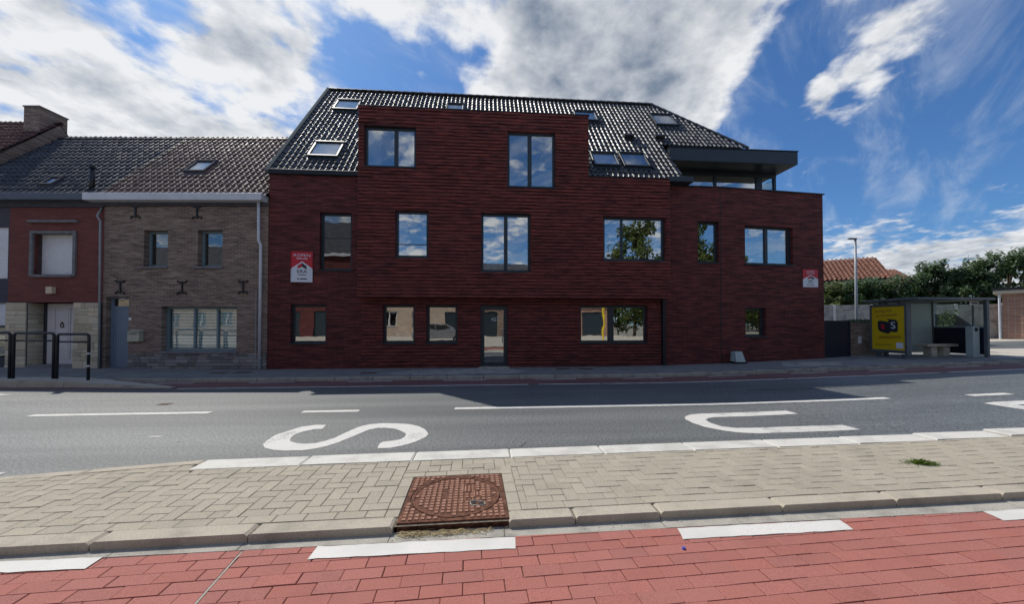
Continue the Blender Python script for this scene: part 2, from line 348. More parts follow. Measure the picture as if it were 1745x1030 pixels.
# ------------------------------------------------------------------ geometry helpers
W = {}                                   # world matrix of every root
I4 = Matrix.Identity(4)
class MB:
    """collects faces in a frame T; build() links them as ONE mesh object below its parent"""
    def __init__(s, T=None): s.v = []; s.f = []; s.T = T or I4
    def poly(s, pts):
        i = len(s.v); s.v += [tuple(p) for p in pts]; s.f.append(tuple(range(i, i + len(pts)))); return s
    def box(s, x0, x1, y0, y1, z0, z1, bev=0.0):
        if x0 > x1: x0, x1 = x1, x0
        i = len(s.v)
        if bev <= 0:
            s.v += [(x0, y0, z0), (x1, y0, z0), (x1, y1, z0), (x0, y1, z0), (x0, y0, z1), (x1, y0, z1), (x1, y1, z1), (x0, y1, z1)]
            s.f += [(i, i+3, i+2, i+1), (i+4, i+5, i+6, i+7), (i, i+1, i+5, i+4), (i+1, i+2, i+6, i+5), (i+2, i+3, i+7, i+6), (i+3, i, i+4, i+7)]
        else:
            b = bev
            for z, o in ((z0, b), (z0 + b, 0), (z1 - b, 0), (z1, b)):
                s.v += [(x0 + o, y0 + o, z), (x1 - o, y0 + o, z), (x1 - o, y1 - o, z), (x0 + o, y1 - o, z)]
            s.f += [(i, i+3, i+2, i+1), (i+12, i+13, i+14, i+15)]
            for k in (0, 4, 8):
                for a in range(4):
                    c = (a + 1) % 4
                    s.f.append((i+k+a, i+k+c, i+k+4+c, i+k+4+a))
        return s
    def prism(s, pts, off):
        """closed polygon pts (3-D) swept by the vector off"""
        n = len(pts); i = len(s.v)
        s.v += [tuple(p) for p in pts] + [tuple(a + b for a, b in zip(p, off)) for p in pts]
        s.f += [tuple(range(i + n - 1, i - 1, -1)), tuple(range(i + n, i + 2 * n))]
        for a in range(n):
            c = (a + 1) % n; s.f.append((i + a, i + c, i + n + c, i + n + a))
        return s
    def tube(s, path, r, n=10, cap=True):
        path = [Vector(p) for p in path]; i = len(s.v); up = Vector((0.123, 0.31, 0.94)).normalized()
        rs = r if isinstance(r, (list, tuple)) else [r] * len(path)
        for k, p in enumerate(path):
            d = (path[min(k + 1, len(path) - 1)] - path[max(k - 1, 0)]).normalized()
            a = d.cross(up)
            if a.length < 0.05: a = d.cross(Vector((1, 0, 0)))
            a.normalize(); b = d.cross(a).normalized()
            for j in range(n):
                t = 2 * math.pi * j / n
                s.v.append(tuple(p + a * math.cos(t) * rs[k] + b * math.sin(t) * rs[k]))
        for k in range(len(path) - 1):
            for j in range(n):
                c = (j + 1) % n
                s.f.append((i + k*n + j, i + k*n + c, i + (k+1)*n + c, i + (k+1)*n + j))
        if cap:
            s.f.append(tuple(i + j for j in range(n - 1, -1, -1))); e = i + (len(path) - 1) * n
            s.f.append(tuple(e + j for j in range(n)))
        return s
    def mesh(s, name, m, inv=None):
        me = bpy.data.meshes.new(name); T = s.T if inv is None else inv @ s.T
        me.from_pydata([tuple(T @ Vector(p)) for p in s.v], [], s.f); me.materials.append(M[m] if isinstance(m, str) else m)
        me.update(); return me
    def build(s, name, m, parent=None, smooth=False, **tags):
        inv = W[parent.name].inverted() if parent is not None else None
        me = s.mesh(name, m, inv); o = bpy.data.objects.new(name, me); COL.objects.link(o)
        if smooth:
            for f in me.polygons: f.use_smooth = True
        if parent is not None: o.parent = parent; W[o.name] = W[parent.name]
        else: W[o.name] = I4
        for k, v in tags.items(): o[k] = v
        return o
def thing(name, label, cat, loc, group=None, rz=0.0):
    o = bpy.data.objects.new(name, None); COL.objects.link(o); o.empty_display_size = 0.2
    o.location = loc; o.rotation_euler = (0, 0, rz); o['label'] = label; o['category'] = cat
    if group: o['group'] = group
    W[o.name] = Matrix.Translation(Vector(loc)) @ Matrix.Rotation(rz, 4, 'Z'); return o
def place(name, me, Mw, parent):
    """a copy that shares mesh data, put at the world matrix Mw below its parent"""
    o = bpy.data.objects.new(name, me); COL.objects.link(o)
    o.parent = parent; o.matrix_basis = W[parent.name].inverted() @ Mw; W[o.name] = Mw; return o
def frame_at(x, y, z, deg): return Matrix.Translation((x, y, z)) @ Matrix.Rotation(R_(deg), 4, 'Z')
def ter(x):
    """rise of the ground along the street"""
    t = min(max(0.0, x - 4.0), 30.0); u = min(max(0.0, -7.0 - x), 20.0)
    return 0.032 * t * t / (t + 4) + 0.012 * u * u / (u + 3)
def sheet(name, m, x0, x1, ya, yb, dz, parent=None, step=0.75, ny=1, **tags):
    """strip of ground between the edges ya(x) and yb(x), following the terrain"""
    fa = ya if callable(ya) else (lambda x: ya); fb = yb if callable(yb) else (lambda x: yb)
    b = MB(); n = max(1, int((x1 - x0) / step))
    for i in range(n + 1):
        x = x0 + (x1 - x0) * i / n
        for j in range(ny + 1):
            b.v.append((x, fa(x) + (fb(x) - fa(x)) * j / ny, ter(x) + dz))
    k = ny + 1
    for i in range(n):
        for j in range(ny): b.f.append((i*k + j, (i+1)*k + j, (i+1)*k + j + 1, i*k + j + 1))
    return b.build(name, m, parent, **tags)
def clip(poly, a, b, c):
    """keep the part of a convex 2-D polygon where a*x + b*y <= c"""
    outp = []
    for i, p in enumerate(poly):
        q2 = poly[(i + 1) % len(poly)]; dp = a*p[0] + b*p[1] - c; dq = a*q2[0] + b*q2[1] - c
        if dp <= 0: outp.append(p)
        if dp * dq < 0:
            t = dp / (dp - dq); outp.append((p[0] + (q2[0]-p[0])*t, p[1] + (q2[1]-p[1])*t))
    return outp
def area2(p): return 0.5 * abs(sum(p[i][0]*p[(i+1) % len(p)][1] - p[(i+1) % len(p)][0]*p[i][1] for i in range(len(p))))
def inset(p, d):
    cx = sum(q_[0] for q_ in p) / len(p); cy = sum(q_[1] for q_ in p) / len(p); r = []
    for x, y in p:
        L = math.hypot(x - cx, y - cy) or 1; r.append((x - (x-cx)/L*d*1.35, y - (y-cy)/L*d*1.35))
    return r
def block(b, p, z0, z1, ch):
    """paver: vertical sides, small chamfer, flat top"""
    n = len(p); i = len(b.v); t = inset(p, ch)
    b.v += [(x, y, z0) for x, y in p] + [(x, y, z1 - ch) for x, y in p] + [(x, y, z1) for x, y in t]
    for r in (0, n):
        for a in range(n): c = (a + 1) % n; b.f.append((i+r+a, i+r+c, i+r+n+c, i+r+n+a))
    b.f.append(tuple(range(i + 2*n, i + 3*n)))

def wall(mb, x0, x1, z0, z1, openings, reveal, voids=()):
    """front face at y=0 (towards -y) with real openings and reveals"""
    xs = sorted({x0, x1, *[v for o in list(openings) + list(voids) for v in o[:2]]}); zs = sorted({z0, z1, *[v for o in list(openings) + list(voids) for v in o[2:4]]})
    xs = [v for v in xs if x0 <= v <= x1]; zs = [v for v in zs if z0 <= v <= z1]
    for i in range(len(xs) - 1):
        for j in range(len(zs) - 1):
            cx, cz = (xs[i] + xs[i+1]) / 2, (zs[j] + zs[j+1]) / 2
            if any(o[0] < cx < o[1] and o[2] < cz < o[3] for o in list(openings) + list(voids)): continue
            mb.poly([(xs[i], 0, zs[j]), (xs[i+1], 0, zs[j]), (xs[i+1], 0, zs[j+1]), (xs[i], 0, zs[j+1])])
    for a, b, c, d in [o[:4] for o in openings]:
        r = reveal
        mb.poly([(a, 0, c), (a, 0, d), (a, r, d), (a, r, c)]); mb.poly([(b, 0, d), (b, 0, c), (b, r, c), (b, r, d)])
        mb.poly([(a, 0, d), (b, 0, d), (b, r, d), (a, r, d)]); mb.poly([(a, 0, c), (a, r, c), (b, r, c), (b, 0, c)])
def window(parent, T, x0, x1, z0, z1, mull=(), rail=None, rev=0.09, fw=0.075, mw=0.12, fm='anthracite', gm='glass', sill='anthracite', curtain=None, room=True, name='window', head=0.0):
    f = MB(T); y0, y1 = rev, rev + 0.075
    f.box(x0, x1, y0, y1, z0, z0 + fw, 0.006).box(x0, x1, y0, y1, z1 - fw - head, z1, 0.006)
    f.box(x0, x0 + fw, y0, y1, z0 + fw, z1 - fw - head, 0.006).box(x1 - fw, x1, y0, y1, z0 + fw, z1 - fw - head, 0.006)
    xs = [x0 + fw]
    for m_ in mull:
        xm = x0 + (x1 - x0) * m_; f.box(xm - mw/2, xm + mw/2, y0 - 0.004, y1, z0 + fw, z1 - fw - head, 0.006); xs += [xm - mw/2, xm + mw/2]
    xs.append(x1 - fw)
    if rail: f.box(x0 + fw, x1 - fw, y0 + 0.03, y1, rail - 0.015, rail + 0.015)
    o = f.build(name, fm, parent)
    for k in range(0, len(xs), 2):
        MB(T).box(xs[k] - 0.005, xs[k+1] + 0.005, y0 + 0.035, y0 + 0.05, z0 + fw - 0.005, z1 - fw - head + 0.005).build('pane', gm, o)
    if sill: MB(T).box(x0 - 0.03, x1 + 0.03, -0.035, rev, z0 - 0.03, z0 + 0.008, 0.004).build('sill', sill, o)
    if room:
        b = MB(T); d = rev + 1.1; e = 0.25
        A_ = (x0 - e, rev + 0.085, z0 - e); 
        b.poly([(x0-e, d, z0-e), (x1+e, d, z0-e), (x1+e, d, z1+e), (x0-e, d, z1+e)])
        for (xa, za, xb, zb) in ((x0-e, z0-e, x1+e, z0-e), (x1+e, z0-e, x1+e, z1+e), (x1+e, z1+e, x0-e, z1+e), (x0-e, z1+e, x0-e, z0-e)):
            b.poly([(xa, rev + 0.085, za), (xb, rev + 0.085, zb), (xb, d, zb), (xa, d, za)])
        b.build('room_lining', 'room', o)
    for (ca, cb) in (curtain or ()):
        b = MB(T); n = 14; xa = x0 + (x1 - x0) * ca; xb = x0 + (x1 - x0) * cb
        for i in range(n + 1):
            x = xa + (xb - xa) * i / n; y = rev + 0.22 + 0.03 * math.sin(i * 2.1)
            b.v += [(x, y, z0 + 0.02), (x, y, z1)]
        b.f += [(2*i, 2*i+2, 2*i+3, 2*i+1) for i in range(n)]
        b.build('curtain', 'curtain', o)
    return o
def text(body, size, m, Mw, parent, name='lettering', ext=0.002, align='CENTER', xs=1.0):
    cu = bpy.data.curves.new(name, 'FONT'); cu.body = body; cu.size = size; cu.extrude = ext; cu.align_x = align; cu.align_y = 'CENTER'
    cu.materials.append(M[m]); o = bpy.data.objects.new(name, cu); COL.objects.link(o)
    me = bpy.data.meshes.new_from_object(o); me.name = name; bpy.data.objects.remove(o)
    o = bpy.data.objects.new(name, me); COL.objects.link(o)
    o.parent = parent; o.matrix_basis = W[parent.name].inverted() @ Mw @ Matrix.Diagonal((xs, 1, 1, 1)); return o
def tile_mesh(name, w_, h, m, roll=0.055):
    b = MB(); n = 8; prof = []
    for i in range(n + 1):
        u = i / n; a = 2 * math.pi * (u - 0.22)
        prof.append((u * w_ * 1.0, roll * 0.5 * (math.cos(a) + 0.35 * math.cos(2 * a)) + roll * 0.3))
    ov = 0.05
    for x, z in prof: b.v += [(x, 0, z + 0.036), (x, h + ov, z + 0.000), (x, 0.004, z + 0.010), (x, 0, z + 0.036)]
    for i in range(n): b.f += [(4*i, 4*i+4, 4*i+5, 4*i+1), (4*i+2, 4*i+6, 4*i+7, 4*i+3)]
    me = b.mesh(name, m)
    for k, f in enumerate(me.polygons): f.use_smooth = (k % 2 == 0)
    return me
CAM = Vector((0, 0, 1.5))
def tile_roof(roof, O, u, v, U, V, keep, m, w_=0.2, h=0.31, cap=300, roll=0.055):
    """lay wavy tiles on the plane O + a*u + b*v; the nearest ones are pieces of their own"""
    u = Vector(u).normalized(); v = Vector(v).normalized(); n = u.cross(v).normalized()
    spots = []
    for j in range(int(math.ceil((V[1] - V[0]) / h))):
        for i in range(int(math.ceil((U[1] - U[0]) / w_))):
            a, b_ = U[0] + i * w_, V[0] + j * h
            if not keep(a + w_/2, b_ + h/2): continue
            p = Vector(O) + u * a + v * b_
            rot = Matrix(((u.x, v.x, n.x), (u.y, v.y, n.y), (u.z, v.z, n.z))) @ Matrix.Rotation(random.gauss(0, 0.010), 3, 'Z') @ Matrix.Rotation(random.gauss(0, 0.025), 3, 'Y') @ Matrix.Rotation(random.gauss(0, 0.014), 3, 'X')
            spots.append(Matrix.Translation(p + n * random.gauss(0, 0.002)) @ rot.to_4x4())
    spots.sort(key=lambda m_: (m_.translation - CAM).length)
    me = tile_mesh('roof_tile', w_, h, m, roll)
    for s in spots[:cap]: place('roof_tile', me, s, roof)
    rest = MB()
    mv = [vv.co.copy() for vv in me.vertices]; mf = [tuple(p.vertices) for p in me.polygons]
    for s in spots[cap:]:
        i = len(rest.v); rest.v += [tuple(s @ c) for c in mv]; rest.f += [tuple(i + k for k in f) for f in mf]
    if spots[cap:]:
        o = rest.build('roof_tiling', m, roof, kind='stuff')
        for k, f in enumerate(o.data.polygons): f.use_smooth = (k % 2 == 0)
def ridge_caps(roof, a, b, m, L=0.36, r=0.11):
    a, b = Vector(a), Vector(b); d = (b - a); n = int(d.length / L); d.normalize()
    side = d.cross(Vector((0, 0, 1))).normalized(); up = side.cross(d).normalized()
    mb = MB(); k = 7
    for e, (s, rr) in enumerate(((0, r * 1.12), (L + 0.04, r * 0.94))):
        for i in range(k):
            t = math.pi * i / (k - 1); mb.v.append((s, math.cos(t) * rr, math.sin(t) * rr * 0.9))
    mb.f += [(i, i+1, k+i+1, k+i) for i in range(k - 1)] + [tuple(range(k))]
    me = mb.mesh('ridge_tile', m)
    rot = Matrix(((d.x, side.x, up.x), (d.y, side.y, up.y), (d.z, side.z, up.z))).to_4x4()
    for i in range(n): place('ridge_tile', me, Matrix.Translation(a + d * (i * L)) @ rot, roof)
def skylight(parent, O, u, v, a, b, w_, h, m='anthracite', gm='glass_sky', blind=None):
    u = Vector(u).normalized(); v = Vector(v).normalized(); n = u.cross(v).normalized()
    T = Matrix.Translation(Vector(O) + u * a + v * b) @ Matrix(((u.x, v.x, n.x), (u.y, v.y, n.y), (u.z, v.z, n.z))).to_4x4()
    f = MB(T); fw = 0.07
    f.box(0, w_, 0, fw, 0.0, 0.13, 0.008).box(0, w_, h - fw, h, 0.0, 0.15, 0.008).box(0, fw, fw, h - fw, 0.0, 0.13, 0.008).box(w_ - fw, w_, fw, h - fw, 0.0, 0.13, 0.008)
    o = f.build('skylight', m, parent)
    MB(T).box(fw - 0.005, w_ - fw + 0.005, fw - 0.005, h - fw + 0.005, 0.085, 0.10).build('pane', gm, o)
    MB(T).box(0.0, w_, -0.14, 0.0, 0.02, 0.05, 0.004).build('flashing', m, o)
    MB(T).poly([(fw, fw, 0.03), (w_ - fw, fw, 0.03), (w_ - fw, h - fw, 0.03), (fw, h - fw, 0.03)]).build('blind', blind or 'room', o)

# ================================================================== THE SETTING
ground = MB()
gx = [-400, -60] + [x for x in range(-40, 50, 2)] + [80, 400]
gy = [-400, -60, -20, 0, 30, 80, 400]
for x in gx:
    for y in gy: ground.v.append((x, y, ter(x) - 0.12))
k = len(gy)
for i in range(len(gx) - 1):
    for j in range(k - 1): ground.f.append((i*k + j, (i+1)*k + j, (i+1)*k + j + 1, i*k + j + 1))
ground.build('ground', 'ground_mix', kind='structure')
kout = lambda x: 4.21 + 0.193 * (x + 2.95) if x < -2.95 else (4.21 + 0.032 * (x + 2.95) if x < 4 else 4.432 + 0.02 * (x - 4))   # road side of the traffic island
kin = lambda x: kout(x) - (0.11 if x < -2.95 else 0.27)
kf = lambda x: 2.742 + 0.026 * x                     # its cycle-path side
gut = lambda x: 2.64 + 0.016 * x
road = sheet('road', 'asphalt', -60, 60, lambda x: 3.0 if x < -8.0 else (kout(max(x, -7.9)) - 0.05), 9.33, 0.0, kind='structure')
far_path = sheet('cycle_path', 'asphalt_red', -60, 60, 9.33, 10.32, 0.004, kind='structure')
pav = sheet('pavement', 'paving_far', -60, 60, 10.42, 24.0, 0.105, kind='structure', ny=4)
kerb_me = MB().box(0, 0.985, 0, 0.11, -0.05, 0.102, 0.012).mesh('kerb_stone', 'concrete_gutter')
for i in range(-16, 26):
    x = i * 1.0; place('kerb_stone', kerb_me, Matrix.Translation((x, 10.315, ter(x + 0.5))), pav)
# painted lines on the road
def flat(name, m, pts, dz, parent, jit=0.0):
    b = MB(); P = []
    n = len(pts)
    for i in range(n):
        a, c = pts[i], pts[(i + 1) % n]; L = math.hypot(c[0]-a[0], c[1]-a[1]); s = max(1, int(L / 0.06)) if jit else max(1, int(L / 0.5))
        for k_ in range(s):
            t = k_ / s; jx = random.gauss(0, jit) if jit else 0; jy = random.gauss(0, jit) if jit else 0
            P.append((a[0] + (c[0]-a[0])*t + jx, a[1] + (c[1]-a[1])*t + jy))
    b.poly([(x, y, ter(x) + dz) for x, y in P])
    return b.build(name, m, parent)
def bar(name, m, x0, x1, y0, y1, dz, parent, skew=0.0, jit=0.004):
    return flat(name, m, [(x0, y0), (x1, y0), (x1 + skew, y1), (x0 + skew, y1)], dz, parent, jit)
bar('painted_dash', 'road_paint', -7.5, -4.68, 6.68, 6.82, 0.004, road)
bar('painted_dash', 'road_paint', -3.13, -2.18, 6.62, 6.76, 0.004, road)
bar('painted_line', 'road_paint', -0.52, 7.95, 6.67, 6.82, 0.004, road)
bar('painted_dash', 'road_paint', 9.62, 10.5, 6.58, 6.74, 0.004, road)
bar('painted_dash', 'road_paint', 13.0, 15.6, 6.58, 6.74, 0.004, road)
bar('painted_dash', 'road_paint', -11.5, -9.6, 6.68, 6.82, 0.004, road)
S_PTS = [(-2.36,5.78),(-2.52,5.79),(-2.67,5.7),(-2.77,5.51),(-2.83,5.28),(-2.81,5.06),(-2.77,4.9),(-2.66,4.75),(-2.51,4.66),(-2.36,4.63),(-2.17,4.63),(-2.04,4.68),(-1.94,4.77),(-1.85,4.91),(-1.77,5.11),(-1.7,5.31),(-1.64,5.47),(-1.54,5.55),(-1.42,5.54),(-1.29,5.49),(-1.17,5.37),(-1.08,5.24),(-1.06,5.1),(-1.09,4.98),(-1.17,4.92),(-1.29,4.89),(-1.31,4.81),(-1.29,4.63),(-1.14,4.64),(-1.0,4.72),(-0.87,4.87),(-0.78,5.03),(-0.76,5.2),(-0.82,5.38),(-0.94,5.58),(-1.12,5.72),(-1.33,5.79),(-1.54,5.81),(-1.72,5.76),(-1.83,5.64),(-1.89,5.46),(-1.94,5.27),(-1.98,5.1),(-2.04,4.98),(-2.13,4.9),(-2.25,4.88),(-2.36,4.91),(-2.49,5.0),(-2.56,5.14),(-2.58,5.31),(-2.53,5.45),(-2.44,5.55),(-2.33,5.56)]
U_PTS = [(5.25,6.09),(5.27,5.86),(4.38,5.80),(3.8,5.79),(3.62,5.74),(3.51,5.64),(3.47,5.45),(3.51,5.25),(3.68,5.15),(4.0,5.14)]
U_PTS += [(4.0,4.88),(3.81,4.87),(3.55,4.93),(3.39,5.05),(3.25,5.23),(3.19,5.47),(3.21,5.72),(3.31,5.88),(3.46,5.98),(3.66,6.03),(4.59,6.06)]
flat('painted_letter', 'road_paint', S_PTS, 0.004, road, 0.003)
flat('painted_letter', 'road_paint', U_PTS, 0.004, road, 0.003)
flat('painted_letter', 'road_paint_worn', [(4.0,5.14),(4.44,5.16),(5.34,5.15),(5.36,4.90),(4.43,4.88),(4.0,4.88)], 0.004, road, 0.003)
# the B, whose foot reaches into view
flat('painted_letter', 'road_paint', [(9.0,6.04),(9.3,6.10),(11.0,6.08),(11.0,5.85),(9.35,5.84),(9.33,5.66),(11.0,5.64),(11.0,5.42),(9.35,5.38),(9.33,5.1),(9.0,5.1)], 0.004, road, 0.003)
flat('painted_arrow', 'road_paint', [(-10.0,8.70),(-11.4,9.02),(-11.4,8.78),(-13.5,8.78),(-13.5,8.55),(-11.4,8.55),(-11.4,8.30)], 0.004, road, 0.003)
bar('painted_dash', 'road_paint', -6.2, -4.84, 4.02, 4.17, 0.004, road)
bar('paint_scrap', 'road_paint', -4.50, -4.34, 5.33, 5.37, 0.004, road, 0.03)
bar('paint_scrap', 'road_paint_worn', -3.97, -3.90, 5.10, 5.125, 0.004, road, 0.02)
bar('painted_line', 'road_paint_worn', -7.2, -1.2, 9.25, 9.35, 0.008, far_path)
x = -1.2
while x < 24:
    L = random.uniform(1.6, 3.2); bar('painted_line', random.choice(['road_paint', 'road_paint_worn']), x, x + L, 9.25 + random.gauss(0, .008), 9.35, 0.008, far_path); x += L + random.choice([0.0, 0.05, 0.25])
x = -8.6
while x < 24:
    bar('painted_dash', 'road_paint_worn', x, x + 1.15, 10.10, 10.19, 0.008, far_path); x += 2.5
for pts in ([(0.45, 4.56), (0.52, 4.70), (0.60, 4.80), (0.70, 4.95), (0.607, 4.805), (0.53, 4.70), (0.46, 4.56)], [(6.0, 8.0), (7.2, 7.9), (9.0, 7.97), (10.5, 7.9), (9.0, 7.995), (7.2, 7.93), (6.0, 8.03)]):
    flat('road_crack', 'rubber', pts, 0.003, road)
bar('iron_cover', 'iron_dark', -6.15, -5.93, 7.45, 7.62, 0.003, road)
for pts in ([(-2.9, 10.7), (-1.2, 10.62), (0.9, 10.75), (1.3, 11.2), (0.8, 11.9), (-0.4, 12.05), (-1.6, 11.8), (-2.7, 11.3)], [(9.4, 10.9), (11.2, 10.8), (12.0, 11.6), (10.2, 12.1)]):
    flat('paving_patch', 'concrete_slab', pts, 0.1075, pav, 0.03)
# inspection covers in the far pavement
for (x, y, lb) in ((-7.75, 11.5, 'left'), (-7.1, 11.55, 'r'), (-3.35, 11.1, ''), (2.55, 11.75, ''), (3.25, 11.62, '')):
    MB().box(x - 0.22, x + 0.22, y - 0.12, y + 0.12, 0.09, 0.1095).build('access_cover', 'iron_dark', pav)

# ---------------------------------------------------------------- traffic island with herringbone paving (foreground)
isl = sheet('traffic_island', 'joint_sand', -4.9, 9.0, lambda x: kf(x) + 0.02, lambda x: kout(x) - 0.02, 0.046, kind='structure', step=0.3)
TILT = math.atan(0.028)
cT, sT = math.cos(TILT), math.sin(TILT)
def rot2(p, o=(0.0, 0.0)): return (o[0] + p[0]*cT - p[1]*sT, o[1] + p[0]*sT + p[1]*cT)
MH = (-0.232, 3.192, 0.411)                          # manhole frame centre, half size
def in_frame(p, m_=0.0):
    lx = (p[0]-MH[0])*cT + (p[1]-MH[1])*sT; ly = -(p[0]-MH[0])*sT + (p[1]-MH[1])*cT
    return abs(lx) < MH[2] + m_ and abs(ly) < MH[2] + m_
def lay(polys, zf, ch, name, m, parent, hgt, cap, full=None):
    """pavers from world polygons; whole ones share one mesh"""
    polys = [(p, (Vector((sum(a[0] for a in p)/len(p), sum(a[1] for a in p)/len(p), 0)) - CAM)) for p in polys]
    polys.sort(key=lambda t: t[1].length + (4 if abs(t[1].x) > 1.5 * t[1].y + 0.3 else 0))
    rest = MB(); n = 0
    for p, d in polys:
        c = (d.x, d.y); z = zf(c[0]) + random.gauss(0, 0.0013)
        if n < cap:
            b = MB(); block(b, [(a[0] - c[0], a[1] - c[1]) for a in p], -hgt, 0.0, ch)
            o = bpy.data.objects.new(name, b.mesh(name, m)); COL.objects.link(o); o.parent = parent
            o.matrix_basis = W[parent.name].inverted() @ Matrix.Translation((c[0], c[1], z)) @ Matrix.Rotation(random.gauss(0, 0.004), 4, 'X') @ Matrix.Rotation(random.gauss(0, 0.004), 4, 'Y'); n += 1
        else:
            b0 = len(rest.v); block(rest, p, z - hgt, z, ch)
    if rest.v: rest.build(name + '_field', m, parent, kind='stuff')
PW, PL, JT = 0.110, 0.220, 0.0017
polys = []
def add_rect(x0, x1, y0, y1, cuts):
    p = [rot2(q_) for q_ in ((x0 + JT, y0 + JT), (x1 - JT, y0 + JT), (x1 - JT, y1 - JT), (x0 + JT, y1 - JT))]
    for a, b_, c in cuts: p = clip(p, a, b_, c)
    if len(p) >= 3 and area2(p) > 0.0022: polys.append(p)
def line_below(f, x, d=0.0):                         # y <= f(x) - d as half plane near x
    s = (f(x + 0.05) - f(x - 0.05)) / 0.1; return (-s, 1.0, f(x) - s * x - d)
def line_above(f, x, d=0.0):
    s = (f(x + 0.05) - f(x - 0.05)) / 0.1; return (s, -1.0, -(f(x) - s * x + d))
kfb = lambda x: kf(x) + 0.142                         # back of the front kerb
# stretcher rows along both kerbs
for i in range(-22, 42):
    x0 = i * PL
    add_rect(x0 + 0.07, x0 + PL + 0.07, 2.888, 2.888 + PW, [line_above(kfb, x0)])
rowtop = lambda x: kin(x) - 0.004
field_lo = 2.888 + PW
for j in range(0, 14):
    for i in range(-48, 84):
        x0, y0 = i * PW, field_lo + j * PW
        m_ = (i - j) % 4
        wc = rot2((x0 + PW/2, y0 + PW/2))
        cuts = [line_below(rowtop, wc[0])]
        if m_ == 0: add_rect(x0, x0 + PL, y0, y0 + PW, cuts)
        elif m_ == 2: add_rect(x0, x0 + PW, max(y0 - PW, field_lo), y0 + PW, cuts)
# border of whole pavers round the manhole frame
def mh_cut(p):
    e = MH[2] + 0.113; o = []
    ux, uy = (cT, sT), (-sT, cT); cx_ = ux[0]*MH[0] + ux[1]*MH[1]; cy_ = uy[0]*MH[0] + uy[1]*MH[1]
    o.append(clip(p, ux[0], ux[1], cx_ - e)); o.append(clip(p, -ux[0], -ux[1], -cx_ - e))
    mid = clip(clip(p, ux[0], ux[1], cx_ + e), -ux[0], -ux[1], -cx_ + e) if len(p) > 2 else []
    if len(mid) > 2: o.append(clip(mid, -uy[0], -uy[1], -cy_ - e))
    return [q_ for q_ in o if len(q_) > 2 and area2(q_) > 0.0012]
polys = [q_ for p in polys for q_ in mh_cut(p)]
h0 = MH[2] + 0.006
def mh_rect(x0, x1, y0, y1):
    p = []
    for a, b_ in ((x0 + JT, y0 + JT), (x1 - JT, y0 + JT), (x1 - JT, y1 - JT), (x0 + JT, y1 - JT)): p.append((MH[0] + a*cT - b_*sT, MH[1] + a*sT + b_*cT))
    p = clip(p, *line_above(kfb, MH[0]))
    if len(p) > 2 and area2(p) > 0.002: polys.append(p)
for k_ in range(5):
    for sx in (-1, 1):
        xa = h0 if sx > 0 else -h0 - 0.105
        mh_rect(xa, xa + 0.105, -h0 + 0.02 + k_ * 0.2, -h0 + 0.02 + (k_ + 1) * 0.2 - 0.002)
for k_ in range(5): mh_rect(-h0 - 0.105 + k_ * 0.205, -h0 - 0.105 + (k_ + 1) * 0.205 if k_ < 4 else h0 + 0.105, h0, h0 + 0.105)
lay(polys, lambda x: ter(x) + 0.060, 0.004, 'paver', 'paver_grey', isl, 0.05, 300)
# kerb stones: plain towards the cycle path, white towards the road
def kerb_run(xs, ya, yb, m, z1, parent, bev=0.016, gap=0.004, zb=-0.06):
    for a, c in zip(xs[:-1], xs[1:]):
        b = MB(); p = [(a + gap, ya(a)), (c - gap, ya(c)), (c - gap, yb(c)), (a + gap, yb(a))]
        z = ter((a + c) / 2); dzj = random.gauss(0, 0.0015)
        block(b, p, z + zb, z + z1 + dzj, bev); b.build('kerb_stone', m, parent)
kerb_run([-4.6, -3.6, -2.6, -1.62, -0.648], kf, lambda x: kf(x) + 0.14, 'concrete_kerb', 0.062, isl)
kerb_run([0.184, 0.69, 1.36, 2.38, 3.40, 4.42, 5.44, 6.46, 7.48], kf, lambda x: kf(x) + 0.14, 'concrete_kerb', 0.062, isl)
kerb_run([-2.95, -1.89, -0.76, 0.295, 1.36, 2.42, 3.48, 4.54, 5.6, 6.66, 7.72, 8.78], kin, kout, 'kerb_white', 0.064, isl, 0.012)
kerb_run([-4.85, -3.9, -2.95], lambda x: kin(min(x, -2.951)), lambda x: kout(min(x, -2.951)), 'concrete_kerb', 0.062, isl, 0.012)
# manhole
mh = thing('manhole_cover', 'rusty cast iron manhole cover in a square frame set in the paved island', 'manhole cover', (MH[0], MH[1], -0.02), rz=TILT)
T = W[mh.name]; hs = MH[2]
fr = MB(T); 
NS = 48; rr = 0.376
for k_ in range(NS):                                  # frame top: square with a round hole
    a0, a1 = 2*math.pi*k_/NS, 2*math.pi*(k_+1)/NS
    def sq(a):
        c, s = math.cos(a), math.sin(a); f_ = hs / max(abs(c), abs(s)); return (c*f_, s*f_)
    pa, pb = sq(a0), sq(a1)
    fr.poly([(rr*math.cos(a0), rr*math.sin(a0), 0.079), (pa[0], pa[1], 0.079), (pb[0], pb[1], 0.079), (rr*math.cos(a1), rr*math.sin(a1), 0.079)])
    fr.poly([(pa[0], pa[1], 0.079), (pa[0], pa[1], -0.03), (pb[0], pb[1], -0.03), (pb[0], pb[1], 0.079)])
fr.build('frame', 'iron_pit', mh)
cv = MB(T)
ring = lambda r, z: [(r*math.cos(2*math.pi*i/NS), r*math.sin(2*math.pi*i/NS), z) for i in range(NS)]
cv.poly(ring(0.340, 0.0755))
for ra, za, rb, zb in ((0.340, 0.0755, 0.343, 0.081), (0.343, 0.081, 0.366, 0.081), (0.366, 0.081, 0.369, 0.06), (0.369, 0.06, 0.376, 0.06), (0.376, 0.06, 0.376, 0.079)):
    A_, B_ = ring(ra, za), ring(rb, zb)
    for i in range(NS): cv.poly([A_[i], B_[i], B_[(i+1) % NS], A_[(i+1) % NS]])
cv.build('cover', 'iron_pit', mh)
st = MB(T); P_ = 0.046
